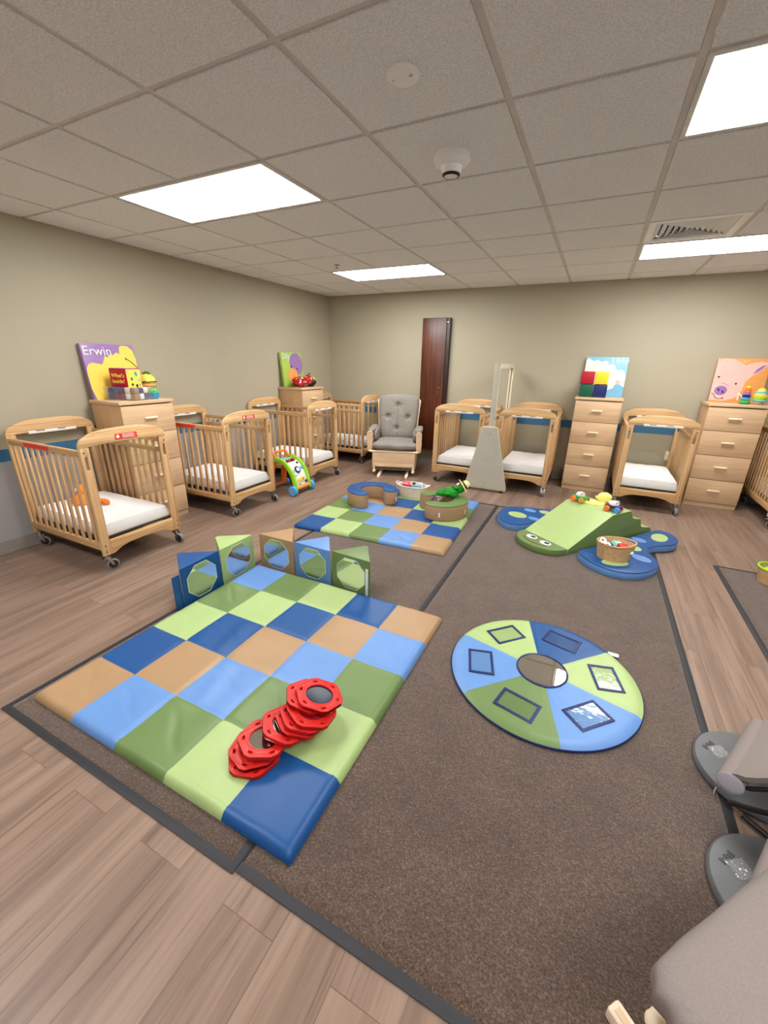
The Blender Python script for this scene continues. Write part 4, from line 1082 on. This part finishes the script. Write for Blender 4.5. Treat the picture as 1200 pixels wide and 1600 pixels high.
# ------------------------------------------------------------------ toys on the wedge
ZT = .0095+.272
def toy_car(loc, rz, body, roof, wheels, label, L=.13):
    t = thing('toy_car', label, 'toy car', loc, rz)
    MB().box((0, 0, .042), (L, .072, .038), body, .012, seg=3).build('body', t)
    MB().sph((0, 0, 0), (.042, .034, .030), roof, None, 18, 12).build('roof', t).location = (-.004, 0, .066)
    q = MB()
    for y in (-.014, .014): q.sph((.024, y-.012, .088), .010, 'white', seg=10, rings=8); q.sph((.027, y-.018, .091), .0045, 'black', seg=8, rings=6)
    q.build('eyes', t)
    for i, (sx, sy) in enumerate(((-1, -1), (1, -1), (-1, 1), (1, 1))):
        MB().lathe([(0, -.011), (.020, -.011), (.0255, -.006), (.0255, .006), (.020, .011), (0, .011)], wheels[i % len(wheels)], 20, TR(sx*L*.32, sy*.042, .0255) @ Matrix.Rotation(PI/2, 4, 'X')).build('wheel', t)
toy_car((3.990, 4.085, ZT), R(-35), 'pgreen', 'white', ['orange', 'caramel', 'orange', 'maroon'], 'green and white toy car at the left end of the wedge top', .125)
toy_car((4.262, 3.938, ZT), R(-20), 'dkpurple', 'white', ['orange', 'pblue', 'pblue', 'orange'], 'purple and blue toy car at the right of the wedge top', .13)
t = thing('plush_toy', 'yellow plush comforter lying on the wedge between the two toy cars', 'plush toy', (4.15, 4.125, ZT))
m = MB(); vs = []; fs = []; n = 18
for j in range(n+1):
    for i in range(n+1):
        u, v_ = -1+2*i/n, -1+2*j/n
        z_ = .022+.010*noise.noise(Vector((u*2, v_*2.5, 1)))+.006*math.sin(u*6+v_*3); e = min(1, (1-max(abs(u), abs(v_)))/.2); z_ = .006+(z_-.006)*e
        vs.append((u*.095+.012*v_, v_*.06, z_))
for j in range(n):
    for i in range(n): a = j*(n+1)+i; fs.append((a, a+1, a+n+2, a+n+1))
k = len(vs); vs += [(v_[0], v_[1], .001) for v_ in vs]
fs += [tuple(reversed([q+k for q in f_])) for f_ in fs]
rim = [i for i in range(n+1)]+[j*(n+1)+n for j in range(1, n+1)]+[n*(n+1)+i for i in range(n-1, -1, -1)]+[j*(n+1) for j in range(n-1, 0, -1)]
for a in range(len(rim)): b_ = (a+1) % len(rim); fs.append((rim[a], rim[a]+k, rim[b_]+k, rim[b_]))
m.raw(vs, fs, 'plush_yellow'); m.build('blanket', t, ang=70, rot=(0, 0, R(-12)), loc=(-.055, -.035, 0))
lump(0, (.06, .05, .048), 'plush_yellow', .15, 4, 18).build('head', t).location = (.04, .03, .052)
MB().sph((0, 0, 0), (.05, .02, .016), 'plush_yellow', None, 14, 10).build('ear', t, loc=(.105, -.015, .02), rot=(0, .25, -.75))
MB().sph((0, 0, 0), (.045, .02, .016), 'plush_yellow', None, 14, 10).build('ear', t, loc=(.0, .055, .03), rot=(0, -.2, 2.4))

# ------------------------------------------------------------------ woven basket with toys on the wing
bk = Vector((4.285, 3.395, .0718)); bkr = R(8)
t = thing('woven_basket', 'tan woven basket of baby toys on the blue wing pad', 'basket', bk, bkr)
def leaf(rx, ry, p=.18):
    o = []
    for i in range(48):
        a = 2*PI*i/48; x = rx*math.cos(a); y = ry*math.sin(a); 
        x *= 1+p*max(0, math.cos(a))**6+.06*max(0, -math.cos(a))**6; o.append((x, y))
    return o
h_ = .130
lb_, lt_ = leaf(.106, .086, .04), leaf(.124, .108, .12)
m = MB(); m.raw(*tub(lb_, lt_, h_, .06, 'basket'), 'basket'); m.build('body', t, ang=60)
MB().tube([(x*.985, y*.985, h_+.001+.016*max(0, x/.14)) for x, y in lt_], .006, 'basket', 8, True).build('rim', t)
Mk = TR(bk.x, bk.y, bk.z, 0, 0, bkr)
t = thing('rattle_toy', 'navy toy with two big white ring eyes in the woven basket', 'toy', Mk @ Vector((-.055, -.005, .07)))
q = lump(0, (.05, .06, .05), 'dkblue', .25, 5, 22).build('body', t)
for x, y in ((-.035, .045), (-.005, -.04)):
    e = MB().lathe([(.010, -.004), (.026, -.004), (.029, 0), (.026, .004), (.010, .004)], 'white', 24, TR(x, y, .048, .5, .1, 0), cap=False); e.lathe([(0, -.002), (.009, -.002), (.009, .003), (0, .003)], 'black', 14, TR(x, y, .048, .5, .1, 0)); e.build('ring_eye', t)
t = thing('crinkle_cloth', 'mint and white crinkle cloth in the woven basket', 'toy', Mk @ Vector((.0, .045, .085)))
lump(0, (.038, .035, .035), 'teal', .5, 2, 26).build('cloth', t); lump(0, (.03, .02, .025), 'white', .5, 8, 30).build('white_corner', t).location = (.02, .02, .012)
MB().box((0, 0, 0), (.075, .062, .05), 'red', .012, TR(0, 0, 0, .2, .15, .3), 3).build('soft_block', loc=Mk @ Vector((.052, -.005, .095)), label='red soft block in the woven basket', category='block')
t = thing('rattle_toy', 'magenta and white rattle in the right end of the woven basket', 'toy', Mk @ Vector((.058, -.040, .072)))
MB().tube([(-.04, 0, 0), (.0, .012, .012), (.04, 0, .004)], .008, 'pinkish', 10).build('handle', t); MB().sph((.045, 0, .006), .018, 'white', seg=14, rings=10).build('bead', t); MB().sph((-.045, 0, 0), .02, 'maroon', seg=14, rings=10).build('bead', t)
MB().sph((0, 0, 0), .03, 'pblue', None, 18, 12).build('toy_ball', loc=Mk @ Vector((.01, -.055, .062)), label='blue ball low in the woven basket', category='ball')

# basket at the right edge
bk = Vector((5.335, 3.640, .0095))
t = thing('felt_basket', 'tan basket with a lime rim cut off at the right photo edge', 'basket', bk)
m = MB(); m.raw(*tub(ell(0, 0, .085, .085, 32), ell(0, 0, .105, .105, 32), .115, .05, 'basket'), 'basket'); m.build('body', t, ang=60)
MB().tube([(.103*math.cos(2*PI*i/40), .103*math.sin(2*PI*i/40), .115) for i in range(40)], .007, 'plime', 8, True).build('rim', t)
for i, (x, y) in enumerate(((-.03, 0), (.035, .02))):
    lump(0, (.045, .04, .04), 'plime' if i == 0 else 'pgreen', .25, i*3, 22).build('plush_toy', loc=bk+Vector((x, y, .082)), label='lime plush toy in the lime-rimmed basket' if i == 0 else 'green plush toy at the back of the lime-rimmed basket', category='plush toy')

# ------------------------------------------------------------------ bouncers at the right edge
def bouncer(fx, fy, dx, dy, label):
    """foot end of the sling above (fx,fy); grey floor disc centre (dx,dy) relative"""
    th = R(-27); t = thing('baby_bouncer', label, 'bouncer', (fx, fy, .0), th, group='baby bouncers')
    inv = Matrix.Rotation(-th, 2); d = inv @ Vector((dx, dy)); zb = .0095
    D = MB().lathe([(0, 0), (.186, 0), (.192, .004), (.192, .018), (.186, .027), (.165, .031), (0, .033)], 'base_grey', 64, TR(d.x, d.y, zb)).build('floor_disc', t)
    a = MB(); mk = d+inv @ Vector((-.135, .060)); tp = d+inv @ Vector((-.105, .040))
    M = TR(mk.x, mk.y, zb+.0322, 0, 0, R(80))
    for k in range(5): a.bb(-.028+.012*k, -.010, -.0005, -.020+.012*k, .010-.004*(k % 2), .0008, 'base_mark', 0, M)
    a.build('embossed_mark', D, label='dark illegible embossing')
    M = TR(tp.x, tp.y, zb+.0335, .02, .03, R(60)); MB().bb(-.030, -.026, 0, .030, .026, .0008, 'tape', 0, M).build('tape_patch', D, label='crinkled clear tape')
    n, k_ = 26, 20; vs = []; fs = []
    L, W = .62, .187
    for i in range(n+1):
        s_ = i/n
        for j in range(k_+1):
            v_ = -1+2*j/k_
            x = .03+L*s_*.9; z_ = .225+.40*s_**1.05+.05*v_*v_*s_-.012*math.exp(-(s_/.06)**2)
            z_ += .006*math.sin(s_*52)*max(0, abs(v_)-.7)/.3
            w_ = W*(1-.04*math.exp(-(s_/.05)**2)+.12*s_)
            vs.append((x, v_*w_, z_))
    nb = len(vs)
    for v_ in list(vs): vs.append((v_[0]+.008, v_[1]*.985, v_[2]-.016))
    for i in range(n):
        for j in range(k_): a_ = i*(k_+1)+j; fs.append((a_, a_+k_+1, a_+k_+2, a_+1))
    ft = list(fs); fb = [tuple(reversed([q+nb for q in f_])) for f_ in fs]; fr = []
    rim = [j for j in range(k_+1)]+[i*(k_+1)+k_ for i in range(1, n+1)]+[n*(k_+1)+j for j in range(k_-1, -1, -1)]+[i*(k_+1) for i in range(n-1, 0, -1)]
    for a_ in range(len(rim)): b_ = (a_+1) % len(rim); fr.append((rim[a_], rim[b_], rim[b_]+nb, rim[a_]+nb))
    m = MB(); m.raw(vs, ft+fb+fr, ['taupe_fab']*len(ft)+['taupe_in']*len(fb)+['taupe_fab']*len(fr)); m.build('fabric_sling', t, ang=60)
    rl = MB(); rl.cyl((.046, -W*.965, .188), (.046, W*.965, .188), .038, 'taupe_fab', 24)
    for s_ in (-1, 1): rl.sph((.046, s_*W*.965, .188), (.0375, .006, .0375), 'taupe_in', seg=20, rings=10)
    rl.build('rolled_edge', t, label='rolled fabric edge with pale lining')
    # frame: hoop under the sling edge and floor bars
    f = MB(); hoop = []
    for i in range(0, n+1, 2): v_ = vs[i*(k_+1)]; hoop.append((v_[0]+.02, v_[1]*.90, v_[2]-.045))
    hoop = hoop[::-1]+[(.05, -W*.6, .150), (.05, 0, .148), (.05, W*.6, .150)]+[(p[0], -p[1], p[2]) for p in hoop]
    f.tube(hoop, .007, 'black', 10); f.build('sling_hoop', t)
    f = MB()
    for s_ in (-1, 1):
        f.tube(spath([(.10, s_*.10, .028), (.35, s_*.15, .022), (.60, s_*.17, .02)], 6), .010, 'black', 10)
        f.tube(spath([(.06, s_*.10, .045), (.16, s_*.15, .15), (.24, s_*.17, .27)], 6), .009, 'black', 10)
    f.tube([(.60, -.17, .02), (.60, .17, .02)], .010, 'black', 10); f.build('support_frame', t)
    MB().tube(spath([(.02, -.172, .135), (.022, -.19, .115), (.04, -.194, .095)], 5), .0028, 'chrome', 8).build('wire_hook', t)
bouncer(4.600, 1.580, .130, .077, 'taupe baby bouncer at the right edge with a grey disc foot, farther from the camera')
bouncer(4.536, 1.106, .154, .082, 'taupe baby bouncer with a grey disc foot, partly hidden behind the big taupe cushion')

# ------------------------------------------------------------------ ottoman in the right foreground
t = thing('glider_ottoman', 'large taupe cushion on a wooden glider ottoman in the lower right corner', 'ottoman', (4.494, .649, 0), R(-130))
def ow(v):
    e = max(abs(v.x)/.24, abs(v.y)/.20)
    v = v+Vector((0, 0, .006*noise.noise(v*9)))
    cr = max(0, 1-math.hypot(v.x-.235, v.y+.12)/.13)
    if e > .7: v = v*(1+.028*math.sin(v.y*150+v.x*60)*min(1, (e-.7)*4)*cr)
    return v
m = MB(); m.bm(puff(.252, .205, .066, 0, p=9, n=48, warp=ow), 'taupe_fab', TR(-.03, 0, .410)); cu = m.build('cushion', t, ang=75)
MB().tube(spath([(.200, -.150, .365), (.214, -.10, .35), (.218, -.02, .33)], 5), .0022, 'taupe_in', 8).build('tie_cord', cu)
f = MB(); f.bb(-.20, -.165, .25, .18, .165, .34, 'gl_wood', .004)
for y in (-.165, .165): f.cyl((-.22, y, .315), (.192, y, .315), .017, 'gl_edge', 16); f.sph((.192, y, .315), .018, 'gl_edge', seg=14, rings=8)
f.build('frame', t)
f = MB(); f.bb(.086, -.262, .0095, .126, .25, .05, 'gl_edge', .008); f.bb(-.126, -.245, .0095, -.086, .25, .05, 'gl_edge', .008)
f.bb(.098, -.250, .0495, .114, .2, .0515, 'gl_wood'); f.bb(-.09, -.03, .02, .09, .03, .055, 'gl_wood', .004)
for x in (-.106, .106): f.bb(x-.018, -.06, .05, x+.018, .06, .26, 'gl_wood', .004)
f.build('floor_base', t)

# ------------------------------------------------------------------ world, camera, render look
w = bpy.data.worlds.new('World'); SC.world = w; w.use_nodes = True
w.node_tree.nodes['Background'].inputs[0].default_value = (.02, .02, .02, 1)
cd = bpy.data.cameras.new('Camera'); cam = bpy.data.objects.new('Camera', cd); COL.objects.link(cam); SC.camera = cam
rx = Vector((.89569097, .44432884, .01759476)); dn = Vector((.16739985, -.30026442, -.93905195)); fw = Vector((-.41196478, .84404571, -.34332471))
mw = Matrix((( rx.x, -dn.x, -fw.x), (rx.y, -dn.y, -fw.y), (rx.z, -dn.z, -fw.z))).to_4x4(); mw.translation = Vector((3.94433495, .02265114, 1.46869533))
cam.matrix_world = mw
cd.sensor_fit = 'VERTICAL'; cd.sensor_height = 24; cd.lens = 639.318*24/1600; cd.clip_start = .02; cd.clip_end = 60
SC.view_settings.view_transform = 'Standard'; SC.view_settings.look = 'None'; SC.view_settings.gamma = 1; SC.view_settings.exposure = EXPO
SC.view_settings.use_curve_mapping = False
SC.cycles.use_denoising = True; SC.cycles.max_bounces = 10; SC.cycles.transparent_max_bounces = 24; SC.cycles.diffuse_bounces = 5
SC.cycles.sample_clamp_indirect = 8; SC.cycles.caustics_reflective = False; SC.cycles.caustics_refractive = False
